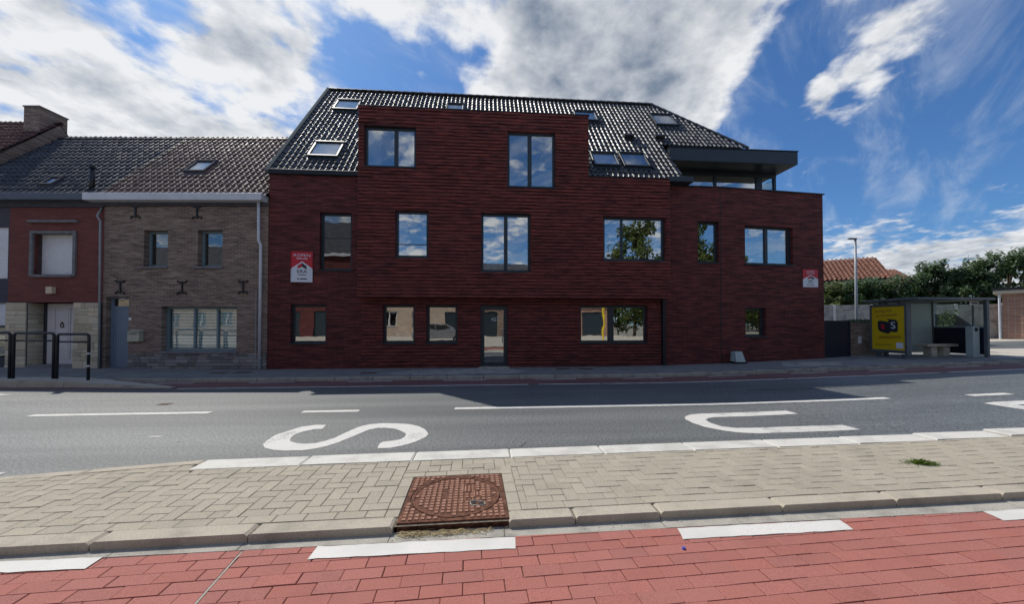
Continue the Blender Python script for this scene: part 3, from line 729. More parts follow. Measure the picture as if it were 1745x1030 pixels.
blank = [(0.05, 0.145, 0.02, 0.20), (0.15, 0.215, -0.06, 0.07), (0.05, 0.145, -0.13, -0.06), (-0.115, -0.075, -0.05, 0.10), (0.13, 0.24, -0.20, -0.115)]
for i in range(-9, 10):
    for j in range(-9, 10):
        x, y = i * P_, j * P_
        if max(abs(x), abs(y)) > hs - 0.01: continue
        rad = math.hypot(x, y)
        if 0.322 < rad < 0.392: continue
        if rad < 0.33 and any(a < x < b_ and c < y < d for a, b_, c, d in blank): continue
        z0 = 0.0755 if rad < 0.33 else 0.079
        st.box(x - 0.0145, x + 0.0145, y - 0.0165, y + 0.0165, z0 - 0.001, z0 + 0.0075, 0.002)
st.build('tread_studs', 'iron_rust', mh, kind='stuff')
pl = MB(T)
for a, b_, c, d in blank[:3]: 
    pl.box(a, a + 0.008, c + 0.01, d - 0.01, 0.075, 0.082); pl.box(b_ - 0.008, b_, c + 0.01, d - 0.01, 0.075, 0.082)
    for q_ in range(2): pl.box(a + 0.02 + q_ * 0.03, a + 0.034 + q_ * 0.03, c + 0.03, d - 0.03, 0.075, 0.081)
pl.build('cast_panel', 'iron_rust', mh)
MB(T).box(-0.012, 0.012, -0.012, 0.012, 0.0752, 0.0768).build('keyhole', 'rubber', mh)
kh = MB(T); kh.box(0.135, 0.165, -0.165, -0.125, 0.0752, 0.079); kh.box(0.185, 0.225, -0.19, -0.155, 0.0752, 0.079)
kh.build('lifting_slot', 'rubber', mh)
kr = MB(T); kr.tube([(0.125, -0.185, 0.078), (0.12, -0.13, 0.079), (0.16, -0.115, 0.079), (0.235, -0.145, 0.079), (0.24, -0.19, 0.078), (0.19, -0.205, 0.078), (0.125, -0.185, 0.078)], 0.005, 6)
kr.build('slot_rim', 'concrete_gutter', mh)
# gutter
kerb_run([-5.0, -3.4, -2.43, -1.64, -0.66, 0.15, 1.35, 2.35, 3.4, 4.4, 5.4, 6.4], gut, lambda x: kf(x) + 0.03, 'concrete_gutter', 0.002, isl, 0.002, 0.002, -0.05)
# dry grass swept against the manhole frame
sw = MB()
for i in range(170):
    x = random.uniform(-0.64, 0.0) if i % 4 else random.uniform(-0.62, 0.18); y = kf(x) - random.uniform(0.0, 0.05)
    L = random.uniform(0.015, 0.13) * (1.2 if x < -0.2 else 0.5); a = random.gauss(0.0, 0.5); z = random.uniform(0.004, 0.02)
    sw.tube([(x, y, z), (x + L*0.5*math.cos(a), y + L*0.5*math.sin(a)*0.6, z + random.uniform(-.002, .012)), (x + L*math.cos(a), y + L*math.sin(a)*0.6, random.uniform(0.003, 0.012))], random.uniform(0.0008, 0.002), 4)
sw.build('dry_grass', 'straw', label='dry straw and grass litter swept against the manhole frame', category='litter', kind='stuff')
gr = MB()
for i in range(26):                                   # grit and small stones in the gutter
    x = random.uniform(-0.6, 2.6); y = kf(x) - abs(random.gauss(0, 0.02)) - 0.004; r = random.uniform(0.003, 0.009)
    gr.box(x - r, x + r, y - r, y + r, 0.0, r * 1.2, r * 0.3)
for i in range(60):
    x = random.uniform(-3, 4.5); y = gut(x) + random.uniform(-0.02, 0.06); r = random.uniform(0.0015, 0.004)
    gr.box(x - r, x + r, y - r, y + r, 0.001, 0.002 + r, r * 0.3)
gr.build('grit', 'concrete_gutter', kind='stuff', label='loose grit and small stones along the gutter', category='grit')

# ---------------------------------------------------------------- red paved cycle path in front
red = sheet('red_path', 'joint_red', -6.5, 8.0, -1.2, lambda x: gut(x) - 0.001, -0.012, kind='structure', step=0.3)
TL3 = R_(2.6); c3, s3 = math.cos(TL3), math.sin(TL3)
polys_r = []
RL, RW, RJ = 0.240, 0.102, 0.0017
for j in range(-15, 10):
    for i in range(-26, 32):
        x0 = i * RL + (RL/2 if j % 2 else 0) + 0.05 * (random.random() - 0.5) * 0.1; y0 = 2.20 + j * RW
        p = []
        for a, b_ in ((x0 + RJ, y0 + RJ), (x0 + RL - RJ, y0 + RJ), (x0 + RL - RJ, y0 + RW - RJ), (x0 + RJ, y0 + RW - RJ)): p.append((a*c3 - (b_ - 2.2)*s3, 2.2 + a*s3 + (b_ - 2.2)*c3))
        cx = sum(a[0] for a in p) / 4
        # expansion joint crossing the path
        p = clip(p, *line_below(gut, cx, 0.002))
        if len(p) < 3: continue
        jl = lambda y: -1.575 - 0.11 * (y - 2.4)
        cy = sum(a[1] for a in p) / len(p)
        if cy < 0.0 or abs(cx) > 1.9 * cy + 2.0: continue
        for q_ in (clip(p, 1.0, 0.11, -1.575 + 0.11 * 2.4 - 0.007), clip(p, -1.0, -0.11, 1.575 - 0.11 * 2.4 - 0.007)):
            if len(q_) > 2 and area2(q_) > 0.0006: polys_r.append(q_)
lay(polys_r, lambda x: ter(x), 0.003, 'paver', 'paver_red', red, 0.05, 300)
for x0, x1, y0, y1, sk in ((-3.9, -2.44, 2.490, 2.605, -0.01), (-1.125, 0.212, 2.483, 2.618, 0.01), (1.39, 2.70, 2.512, 2.648, 0.03), (3.97, 5.3, 2.565, 2.700, 0.03)):
    s = (0.0, 0.012, 0.022, 0.02)[0 if x0 < -2 else 1 if x0 < 0 else 2 if x0 < 3 else 3]
    flat('painted_dash', 'path_paint', [(x0, y0), (x1, y0 + s), (x1 + sk, y1 + s), (x0 + sk, y1)], 0.0045, red, 0.0022)
flat('joint_filler', 'concrete_gutter', [(-1.607, 2.612), (-1.594, 2.612), (-1.44, 1.20), (-1.453, 1.20)], -0.003, red)
cap = MB(); ringc = lambda r, z: [(1.335 + r*math.cos(t*math.pi/8), 2.406 + r*math.sin(t*math.pi/8), z) for t in range(16)]
for i in range(16):
    A_, B_, C_ = ringc(0.012, 0.002), ringc(0.012, 0.012), ringc(0.009, 0.014); j = (i + 1) % 16
    cap.poly([A_[i], A_[j], B_[j], B_[i]]); cap.poly([B_[i], B_[j], C_[j], C_[i]])
cap.poly(ringc(0.009, 0.014))
cap.build('bottle_cap', 'blue_plastic', label='tiny blue bottle cap lying on the red pavers', category='bottle cap')
# weed in the paving
weed = MB()
for i in range(420):
    a = random.uniform(0, 2*math.pi); r = abs(random.gauss(0, 0.5)); x = 4.54 + 0.17*r*math.cos(a) ; y = 3.52 + 0.055*r*math.sin(a) - 0.25 * (x - 4.54); zb = ter(x) + 0.06
    h = random.uniform(0.012, 0.06) * max(0.3, 1 - r * 0.6); dx_, dy_ = random.gauss(0, 0.025), random.gauss(0, 0.025); wd = random.uniform(0.002, 0.005)
    weed.poly([(x - wd, y, zb), (x + wd, y, zb), (x + wd*0.8 + dx_*0.6, y + dy_*0.6, zb + h*0.8), (x + dx_, y + dy_, zb + h)])
weed.build('weed', 'grass_blade', label='small green weed tuft growing between the grey pavers', category='weed', kind='stuff')

# ---------------------------------------------------------------- far traffic island with railings on the left
ti = MB()
def isl_front(x): return 9.62 + 0.0 * x if x < -10 else 9.62 - 0.10 * (x + 10)
xs = [-22 + i * 0.7 for i in range(22)]
zt = lambda x: ter(x) + (0.16 if x < -10.6 else max(0.02, 0.16 - 0.042 * (x + 10.6)))
isle = sheet('railing_island', 'paving_pale', -22, -7.4, lambda x: isl_front(x) + 0.14, lambda x: 10.30 if x < -10 else 10.30 - 0.30 * (x + 10), 0.075, kind='structure', step=0.4)
for v in isle.data.vertices: v.co.z = zt(v.co.x) - 0.004
x = -22.0
while x < -7.4:
    L = min(1.0, -7.4 - x); b = MB(); a, c = x + 0.006, x + L - 0.006
    y0a, y0c = isl_front(a), isl_front(c)
    b.v += [(a, y0a, -0.05), (c, y0c, -0.05), (c, y0c + .16, -0.05), (a, y0a + .16, -0.05), (a, y0a + 0.03, zt(a)), (c, y0c + 0.03, zt(c)), (c, y0c + .16, zt(c)), (a, y0a + .16, zt(a))]
    b.f += [(4, 5, 6, 7), (0, 1, 5, 4), (1, 2, 6, 5), (2, 3, 7, 6), (3, 0, 4, 7)]
    b.build('kerb_stone', 'concrete_kerb', isle); x += L
def rail(x0, y0, x1, y1, lbl, bands=False):
    t = thing('guard_rail', lbl, 'railing', (x0, y0, zt(x0)), 'guard rails on the far traffic island')
    zb = zt((x0 + x1) / 2) - 0.02; H = 1.14; d = Vector((x1 - x0, y1 - y0, 0)); L = d.length; d.normalize(); r = 0.07
    P_ = []
    def at(s, z): return Vector((x0, y0, zb)) + d * s + Vector((0, 0, z))
    P_ += [at(0, 0), at(0, H - r)]
    P_ += [at(r - r*math.cos(a), H - r + r*math.sin(a)) for a in (R_(25), R_(50), R_(75))] + [at(r, H), at(L - r, H)]
    P_ += [at(L - r + r*math.sin(a), H - r + r*math.cos(a)) for a in (R_(25), R_(50), R_(75))] + [at(L, H - r), at(L, 0)]
    MB().tube(P_, 0.031, 12).build('hoop', 'rail_black', t, smooth=True)
    MB().tube([at(0.0, H - 0.19), at(L, H - 0.19)], 0.02, 10).build('crossbar', 'rail_black', t, smooth=True)
    if bands:
        for z in (0.35, 0.66): MB().tube([at(L, z - 0.02), at(L, z + 0.02)], 0.0325, 12).build('reflective_band', 'white_band', t)
rail(-12.62, 10.06, -11.66, 10.05, 'black hoop guard rail cut by the left edge of the photo')
rail(-11.58, 10.05, -10.65, 10.03, 'black hoop guard rail in front of the white panelled front door')
rail(-10.56, 10.02, -9.80, 9.98, 'black hoop guard rail with white bands, nearest the brown brick house', True)

# ================================================================== MAIN BUILDING
WY, BY = 12.3, 11.92
mb_ = thing('apartment_building', 'dark red brick apartment building with black tiled roof and projecting bay', 'building', (0, WY, 0.1))
TW, TB = Matrix.Translation((0, WY, 0)), Matrix.Translation((0, BY, 0))
TR = frame_at(8.25, WY, 0, 5.3)
RLEN = 4.26
op_w = [(-6.16, -5.05, 0.92, 2.17), (-3.27, -2.25, 0.92, 2.17), (-1.87, -0.87, 0.92, 2.17), (-0.11, 0.79, 0.12, 2.17), (3.24, 5.60, 0.91, 2.18), (-5.28, -4.28, 3.28, 5.16), (7.43, 8.20, 3.69, 5.13)]
b = MB(TW); wall(b, -6.85, 8.25, -0.1, 6.34, op_w, 0.12); b.build('wall', 'brick_dark', mb_)
op_b = [(-2.80, -1.77, 3.67, 5.16), (-0.09, 1.51, 3.24, 5.14), (3.94, 6.06, 3.66, 5.12), (-3.78, -2.17, 6.55, 7.85), (0.76, 2.33, 6.02, 7.86)]
b = MB(TB); wall(b, -3.95, 6.21, 2.40, 8.46, op_b, 0.12, [(3.45, 6.21, 6.43, 8.46)])
D = 2.2
b.poly([(-3.95, 0, 2.40), (-3.95, 0, 8.46), (-3.95, D, 8.46), (-3.95, D, 2.40)]); b.poly([(3.45, 0, 6.43), (3.45, D, 6.43), (3.45, D, 8.46), (3.45, 0, 8.46)])
b.poly([(6.21, 0, 2.40), (6.21, D, 2.40), (6.21, D, 6.43), (6.21, 0, 6.43)])
b.poly([(-3.95, 0, 2.40), (-3.95, 0.38, 2.40), (6.21, 0.38, 2.40), (6.21, 0, 2.40)])
b.poly([(-3.95, 0, 8.45), (3.45, 0, 8.45), (3.45, D, 8.45), (-3.95, D, 8.45)]); b.poly([(3.45, 0, 6.42), (6.21, 0, 6.42), (6.21, D, 6.42), (3.45, D, 6.42)])
bay = b.build('bay', 'brick_dark', mb_)
op_r = [(0.98, 2.96, 3.68, 5.06), (0.97, 1.80, 1.11, 2.12)]
b = MB(TR); wall(b, 0.012, RLEN, -0.1, 6.34, op_r, 0.12)
b.poly([(RLEN, 0, -0.1), (RLEN, 9.0, -0.1), (RLEN, 9.0, 6.34), (RLEN, 0, 6.34)]); b.poly([(0, 0.05, 6.0), (RLEN, 0.05, 6.0), (RLEN, 9, 6.0), (0, 9, 6.0)])
b.poly([(0.012, 0.24, 6.34), (0.012, 0.24, 6.0), (RLEN, 0.24, 6.0), (RLEN, 0.24, 6.34)])
b.build('wall', 'brick_dark', mb_)
# body that closes the house behind its rooms
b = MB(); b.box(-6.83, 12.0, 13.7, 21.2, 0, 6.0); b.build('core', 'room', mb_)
b = MB(); b.poly([(6.2, 12.42, 6.0), (8.25, 12.42, 6.0), (8.25, 17, 6.0), (6.2, 17, 6.0)]); b.build('terrace_floor', 'concrete_slab', mb_)
b = MB(); b.poly([(-6.85, 12.3, 0), (-6.85, 21.3, 0), (-6.85, 21.3, 6.4), (-6.85, 16.8, 11.9), (-6.85, 12.3, 6.4)])
b.poly([(-6.85, 21.3, 0), (12.0, 21.3, 0), (12.0, 21.3, 6.4), (-6.85, 21.3, 6.4)]); b.build('wall', 'brick_dark', mb_)
# proud brick courses with shadow gaps, on the bay and on the wall below it
def courses(parent, T, x0, x1, z0, z1, voids, yoff):
    cb = MB(T); z = z0
    while z < z1 - 0.04:
        h = random.uniform(0.056, 0.066); gap = random.uniform(0.042, 0.054)
        x = x0
        while x < x1 - 1e-3:
            L = random.uniform(0.38, 0.62); xe = min(x1, x + L)
            if x1 - xe < 0.15: xe = x1
            pr = random.choice([0.014, 0.024, 0.03, 0.036, 0.044]); segs = [(x, xe)]
            for (a, c, e, f_) in voids:
                if z + h > e - 0.01 and z < f_ + 0.01:
                    ns = []
                    for (p, q_) in segs:
                        if q_ <= a or p >= c: ns.append((p, q_))
                        else:
                            if p < a: ns.append((p, a))
                            if q_ > c: ns.append((c, q_))
                    segs = ns
            for p, q_ in segs:
                if q_ - p > 0.02: cb.box(p + 0.004, q_ - 0.004, -pr, 0.01, z + random.gauss(0, .0015), min(z + h, z1 - .002), 0.003)
            x = xe
        z += h + gap
    return cb.build('brick_courses', 'brick_course', parent, kind='stuff')
grow = lambda o, e: (o[0] - e, o[1] + e, o[2] - e, o[3] + e)
courses(bay, TB, -3.965, 6.225, 2.40, 8.455, [grow(o, 0.012) for o in op_b] + [(3.45, 6.5, 6.425, 9)], 0)
cw = courses(mb_, TW, -3.95, 6.05, 0.22, 2.38, [grow(o, 0.012) for o in op_w], 0)
# windows and door
window(mb_, TW, *op_w[0], rev=0.12, gm='glass_low'); window(mb_, TW, *op_w[1], rev=0.12, gm='glass_low'); window(mb_, TW, *op_w[2], rev=0.12, gm='glass_low')
window(mb_, TW, *op_w[4], mull=(0.47,), mw=0.2, rev=0.12)
window(mb_, TW, *op_w[5], rev=0.12, rail=4.35, gm='glass_dark'); window(mb_, TW, *op_w[6], rev=0.12)
window(mb_, TB, *op_b[0], rev=0.1, rail=4.1, curtain=((0.06, 0.3),)); window(mb_, TB, *op_b[1], mull=(0.5,), rev=0.1, curtain=((0.03, 0.46),))
window(mb_, TB, *op_b[2], mull=(0.31,), mw=0.07, rev=0.1, curtain=((0.84, 0.93),)); window(mb_, TB, *op_b[3], mull=(0.60,), rev=0.1, curtain=((0.03, 0.28), (0.62, 0.95))); window(mb_, TB, *op_b[4], mull=(0.47,), mw=0.13, rev=0.1)
window(mb_, TR, *op_r[0], mull=(0.49,), rev=0.12); window(mb_, TR, *op_r[1], rev=0.12)
x0, x1, z0, z1 = op_w[3]
f = MB(TW); y0, y1 = 0.10, 0.18
f.box(x0, x0 + 0.13, y0, y1, z0, z1, 0.006).box(x1 - 0.13, x1, y0, y1, z0, z1, 0.006).box(x0 + 0.13, x1 - 0.13, y0, y1, z1 - 0.13, z1, 0.006).box(x0 + 0.13, x1 - 0.13, y0, y1, z0, z0 + 0.14, 0.006)
door = f.build('door', 'anthracite', mb_)
MB(TW).box(x0 + 0.125, x1 - 0.125, 0.13, 0.145, z0 + 0.135, z1 - 0.125).build('pane', 'glass_low', door)
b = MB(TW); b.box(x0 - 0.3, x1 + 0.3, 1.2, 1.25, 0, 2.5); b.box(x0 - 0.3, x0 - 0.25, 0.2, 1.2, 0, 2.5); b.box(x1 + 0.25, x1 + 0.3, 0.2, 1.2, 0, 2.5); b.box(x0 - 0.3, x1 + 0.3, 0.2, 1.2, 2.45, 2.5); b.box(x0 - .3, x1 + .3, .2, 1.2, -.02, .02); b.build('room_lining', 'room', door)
MB(TW).tube([(x1 - 0.16, 0.07, 0.9), (x1 - 0.16, 0.07, 1.4)], 0.012, 8).build('handle', 'zinc', door)
text('427', 0.17, 'white_band', Matrix.Translation(((x0 + x1) / 2 + 0.03, WY + 0.126, 1.70)) @ Matrix.Rotation(R_(90), 4, 'X'), door, 'house_number')
MB(TW).box(x0 - 0.05, x1 + 0.05, -0.35, 0.12, 0.03, 0.135, 0.01).build('doorstep', 'concrete_gutter', mb_)
# copings, gutters, downpipe
b = MB(TB); b.box(-3.98, 3.48, -0.035, 0.16, 8.455, 8.49, 0.004); b.build('coping', 'anthracite_dark', mb_)
b = MB(TB); b.box(3.455, 6.235, -0.035, 0.10, 6.425, 6.455, 0.004); b.build('coping', 'anthracite_dark', mb_)
b = MB(TR); b.box(0.0, RLEN + 0.05, -0.04, 0.26, 6.338, 6.375, 0.004); b.build('coping', 'anthracite_dark', mb_)
b = MB(TW); b.box(6.235, 8.25, -0.04, 0.26, 6.338, 6.375, 0.004); b.build('coping', 'anthracite_dark', mb_)
b = MB(TW); b.box(-6.86, -3.955, -0.09, 0.06, 6.345, 6.50, 0.006); b.build('gutter', 'anthracite_dark', mb_)
b = MB(TW); b.box(6.24, 7.10, -0.34, 0.06, 6.38, 6.56, 0.006); b.build('gutter', 'anthracite', mb_)
b = MB(TW); b.box(6.09, 6.19, -0.11, -0.012, 0.12, 2.42, 0.01); b.build('downpipe', 'anthracite_dark', mb_)
MB(TW).box(8.235, 8.262, -0.004, 0.02, 0.1, 6.335).build('movement_joint', 'anthracite_dark', mb_)
# roof
RU, RV, RO = (1, 0, 0), (0, 4.5, 5.5), (0, WY, 6.45); SL = math.hypot(4.5, 5.5)
def rpt(a, v_, n_=0.0):
    vv = Vector(RV).normalized(); nn = Vector(RU).cross(vv); return Vector(RO) + Vector((a, 0, 0)) + vv * v_ + nn * n_
b = MB()
b.poly([rpt(-6.85, -0.05, -0.04), rpt(7.12, -0.05, -0.04), rpt(7.12, 2.9, -0.04), rpt(10.6, 2.9, -0.04), rpt(7.87, SL, -0.04), rpt(-6.85, SL, -0.04)])
b.poly([(-6.85, 16.8, 11.9), (7.87, 16.8, 11.9), (12, 21.3, 6.4), (-6.85, 21.3, 6.4)])
b.poly([(7.87, 16.8, 11.9), (10.6, 14.14, 8.6), (12.0, 16.8, 7.9), (12, 21.3, 6.4)])
roof = b.build('roof', 'anthracite_dark', mb_)
def hipx(v_): return 7.87 + (SL - v_) / (SL - 3.06) * (10.53 - 7.87)
SKY = [(-6.13, 4.86, 0.98, 1.0), (-5.93, 0.90, 1.0, 1.05), (3.9, 4.80, 0.97, 1.0), (3.92, 0.92, 0.96, 1.0), (5.02, 0.92, 1.0, 1.05), (7.36, 4.68, 1.0, 1.15), (-1.6, 4.98, 0.75, 1.0)]
def keep(a, v_):
    if a > (7.02 if v_ < 3.0 else hipx(v_) - 0.02) or v_ > SL - 0.05: return False
    if -3.95 < a < 3.45 and v_ < 2.3: return False
    if 3.45 < a < 6.2 and v_ < -0.25: return False
    if (a < 3.45 or a > 6.2) and v_ < 0.0: return False
    for (sx, sv_, sw_, sh) in SKY:
        if sx - 0.02 < a < sx + sw_ + 0.02 and sv_ - 0.02 < v_ < sv_ + sh + 0.05: return False
    return True
tile_roof(roof, RO, RU, RV, (-6.83, 10.8), (-0.31 + 0.0, SL), keep, 'tile_black', 0.185, 0.29, 300)
ridge_caps(roof, rpt(-6.85, SL, 0.0), rpt(7.95, SL, 0.0), 'tile_black'); ridge_caps(roof, rpt(7.87, SL + 0.02, 0.0), rpt(10.7, 2.86, 0.0), 'tile_black', 0.36, 0.10)
for (sx, sv_, sw_, sh) in SKY: skylight(mb_, RO, RU, RV, sx, sv_, sw_, sh, blind='curtain' if sx < 4.5 else None)
b = MB()
va = [rpt(-6.93, -0.1, -0.05), rpt(-6.93, -0.1, 0.10), rpt(-6.93, SL + 0.06, 0.10), rpt(-6.93, SL + 0.06, -0.05)]
b.prism(va, (0.12, 0, 0)); b.build('verge_trim', 'verge_metal', mb_)
for (a, v_) in ((5.62, 3.35), (6.93, 3.4)):
    n_ = Vector(RU).cross(Vector(RV).normalized()); vv = Vector(RV).normalized()
    Tv = Matrix.Translation(rpt(a, v_)) @ Matrix(((1, vv.x, n_.x), (0, vv.y, n_.y), (0, vv.z, n_.z))).to_4x4()
    b = MB(Tv); b.prism([(0, 0, 0.03), (0, 0, 0.17), (0, 0.10, 0.19), (0, 0.36, 0.05)], (0.40, 0, 0)); b.build('roof_vent', 'tile_slate', mb_)
    MB(Tv).box(0.02, 0.38, -0.004, 0.01, 0.05, 0.14).build('vent_opening', 'rubber', mb_)
# terrace storey: canopy and glazing
b = MB(); b.box(7.12, 12.36, 13.6, 17.5, 7.86, 8.37, 0.01); can = b.build('canopy', 'anthracite', mb_)
MB().box(7.10, 12.39, 13.57, 17.5, 8.372, 8.40, 0.004).build('coping', 'anthracite_dark', can)
MB().box(7.0, 12.2, 16.9, 17.0, 6.0, 7.86).build('wall', 'room', mb_)
MB().prism([(7.06, 12.75, 6.0), (7.06, 12.75, 7.0), (7.06, 13.55, 7.86), (7.06, 14.6, 7.86), (7.06, 14.6, 6.0)], (0.07, 0, 0)).build('wall', 'anthracite_dark', mb_)
gz = MB()
for xa, xb in ((9.52, 9.62), (11.36, 11.62), (12.14, 12.24)): gz.box(xa, xb, 14.55, 14.65, 6.0, 7.86, 0.005)
gz.box(7.13, 12.24, 14.54, 14.66, 7.70, 7.858); gz.box(12.14, 12.24, 16.8, 16.9, 6.0, 7.86)
gl = gz.build('terrace_glazing', 'anthracite', mb_)
for xa, xb in ((7.14, 9.52), (9.62, 11.36), (11.62, 12.14)): MB().box(xa, xb, 14.595, 14.61, 6.0, 7.70).build('pane', 'glass' if xb < 11.5 else 'glass_clear', gl)
MB().box(12.185, 12.20, 14.66, 16.8, 6.0, 7.70).build('pane', 'glass_clear', gl)
MB().box(9.75, 9.9, 15.9, 16.9, 6.0, 7.6).build('wall', 'upvc_white', mb_)
# estate agent signs: folded board on the left, flat plate on the right
def agent_sign(name, label, T, w_, h, fold):
    t = thing(name, label, 'sign', T.translation)
    face = MB(T)
    zr = h * 0.44                                        # roof line of the white house shape at the edges
    def side(P0, P1, nm):
        (xa, ya), (xb, yb) = P0, P1
        MB(T).prism([(xa, ya, zr), (xb, yb, zr), (xb, yb, h), (xa, ya, h)], (0, 0.006, 0)).build('red_panel', 'sign_red', t)
        MB(T).prism([(xa, ya, 0), (xb, yb, 0), (xb, yb, zr - .001), (xa, ya, zr - .001)], (0, 0.006, 0)).build('white_panel', 'sign_white', t)
    side((0, -fold), (w_, -0.02 if fold else -0.012), 'front')
    if fold: side((0, -fold), (-0.08, 0.0), 'side')
    def fx(u): return (u * w_, -fold * (1 - u) - (0.02 if fold else 0.012) * u)
    def P(u, z, d): x, y = fx(u); return (x, y - d, z * h)
    MB(T).prism([P(0.02, .42, .004), P(.98, .42, .004), P(.98, .46, .004), P(.5, .68, .004), P(.02, .46, .004)], (0, 0.003, 0)).build('white_gable', 'sign_white', t)
    MB(T).prism([P(.28, .44, .007), P(.5, .50, .007), P(.5, .63, .007), P(.28, .53, .007)], (0, 0.002, 0)).build('logo_roof', 'sign_red', t)
    MB(T).prism([P(.5, .50, .007), P(.72, .42, .007), P(.72, .52, .007), P(.5, .63, .007)], (0, 0.002, 0)).build('logo_roof', 'ink', t)
    ang = math.atan2(fx(1)[1] - fx(0)[1], w_)
    def tx(s, u, z, size, m, xs=1.0):
        x, y = fx(u); text(s, size, m, T @ Matrix.Translation((x, y - 0.007, z * h)) @ Matrix.Rotation(ang, 4, 'Z') @ Matrix.Rotation(R_(90), 4, 'X'), t, 'lettering', 0.001, 'CENTER', xs)
    tx('KOPEN', .5, .87, h * 0.125, 'sign_white', 1.25); tx('ERA', .5, .34, h * 0.15, 'ink', 1.15)
    for (ua, ub, za, zb, m_) in ((.24, .5, .755, .78, 'sign_white'), (.54, .76, .755, .78, 'sign_white'), (.3, .7, .225, .245, 'ink'), (.26, .36, .09, .125, 'ink'), (.40, .74, .09, .125, 'ink')):
        MB(T).prism([P(ua, za, .006), P(ub, za, .006), P(ub, zb, .006), P(ua, zb, .006)], (0, 0.002, 0)).build('printed_line', m_, t)
agent_sign('estate_sign', 'folded red and white estate agent board beside the tall narrow upper window', Matrix.Translation((-6.08, WY - 0.01, 2.88)), 0.60, 0.98, 0.10)
agent_sign('estate_sign', 'flat red and white estate agent plate at the right corner of the building', TR @ Matrix.Translation((3.36, -0.01, 2.90)), 0.63, 0.65, 0.0)
agent_sign('estate_sign', 'small red and white estate agent board standing inside a ground floor window', Matrix.Translation((-2.98, WY + 0.42, 1.02)), 0.46, 0.50, 0.0)
# tapered stone at the foot of the wall
ub = thing('corner_block', 'pale grey tapered stone block standing against the dark brick wall', 'block', (8.72, 12.12, 0.17))
b = MB(); zb = 0.175
b.v += [(8.56, 11.98, zb + 0.08), (8.90, 11.98, zb + 0.08), (8.90, 12.3, zb + 0.08), (8.56, 12.3, zb + 0.08), (8.60, 12.10, zb + 0.42), (8.86, 12.10, zb + 0.42), (8.86, 12.3, zb + 0.42), (8.60, 12.3, zb + 0.42)]
b.f += [(4, 5, 6, 7), (0, 1, 5, 4), (1, 2, 6, 5), (2, 3, 7, 6), (3, 0, 4, 7)]
b.build('body', 'column_grey', ub); MB().box(8.54, 8.92, 11.96, 12.3, zb - 0.05, zb + 0.08, 0.01).build('base', 'anthracite_dark', ub)

# ================================================================== BROWN BRICK HOUSE
TH = frame_at(-6.86, WY, 0, -4.0)
h2 = thing('brick_house', 'narrow brown brick house with blue front door and white gutter', 'house', tuple(TH @ Vector((-2.6, 0, 0.1))), rz=R_(-4))
op2 = [(-5.10, -4.38, 0.14, 2.41), (-3.34, -0.97, 0.68, 2.10), (-3.94, -3.18, 3.37, 4.53), (-2.23, -1.45, 3.37, 4.55)]
b = MB(TH); wall(b, -5.2, 0.0, -0.1, 5.5, op2, 0.2); b.build('wall', 'brick_brown', h2)
b = MB(TH); b.box(-5.19, -0.01, 1.5, 6.0, 0, 5.5); b.build('core', 'room', h2)
wf = window(h2, TH, *op2[2], rev=0.17, fm='upvc_teal', gm='glass_dark', sill=None, curtain=((0.1, 0.3),)); window(h2, TH, *op2[3], rev=0.17, fm='upvc_teal', gm='glass_dark', sill=None)
for o in op2[2:4]: MB(TH).box(o[0] - 0.09, o[1] + 0.02, -0.05, 0.17, o[2] - 0.06, o[2] + 0.004, 0.006).build('sill', 'surround', h2)
window(h2, TH, *op2[1], mull=(0.38, 0.69), mw=0.055, rev=0.17, fw=0.08, fm='upvc_teal', gm='glass_blind', sill=None)
b = MB(TH); b.box(-3.42, -0.92, -0.07, 0.17, 0.61, 0.685, 0.008); b.build('sill', 'surround', h2)
sh = MB(TH)
for k_ in range(13): sh.box(-3.25, -1.03, 0.265, 0.275, 0.78 + k_ * 0.1, 0.86 + k_ * 0.1)
sh.build('blind', 'shutter_white', h2)
x0, x1, z0, z1 = op2[0]
f = MB(TH); f.box(x0, x0 + 0.09, 0.15, 0.22, z0, z1, 0.006).box(x1 - 0.05, x1, 0.15, 0.22, z0, z1, 0.006).box(x0 + 0.09, x1 - 0.05, 0.15, 0.22, 2.05, 2.12, 0.006).box(x0 + .09, x1 - .05, .15, .22, z1 - .05, z1, .006)
d2 = f.build('door', 'upvc_blue', h2)
b = MB(TH); b.box(x0 + 0.09, x1 - 0.05, 0.165, 0.21, z0, 2.05, 0.004); b.box(x0 + 0.14, x0 + 0.155, 0.155, 0.165, z0 + 0.06, 1.98); b.box(x1 - 0.105, x1 - 0.09, 0.155, 0.165, z0 + 0.06, 1.98); b.box(x0 + 0.14, x1 - 0.09, 0.155, 0.165, 1.965, 1.98)
b.build('door_leaf', 'upvc_blue', d2); MB(TH).box(x0 + 0.085, x1 - 0.045, 0.18, 0.195, 2.12, z1 - 0.05).build('pane', 'glass_dark', d2)
MB(TH).box(x0, x1, 0.24, 0.26, z0, z1).build('back_panel', 'room', d2)
MB(TH).tube([(x1 - 0.12, 0.155, 1.05), (x1 - 0.12, 0.12, 1.05), (x1 - 0.22, 0.12, 1.05)], 0.012, 8).build('handle', 'zinc', d2)
# rough stone plinth
st_n = 0
z = 0.02
while z < 0.60:
    h = random.uniform(0.075, 0.12); h = min(h, 0.63 - z); x = -4.36
    while x < -0.01:
        L = random.uniform(0.14, 0.4); L = min(L, -0.005 - x)
        if L < 0.05: break
        MB(TH).box(x + 0.004, x + L - 0.004, -0.03 - random.uniform(0, 0.02), 0.01, z + 0.004, z + h - 0.004, 0.009).build('plinth_stone', 'stone_grey', h2); x += L
    z += h
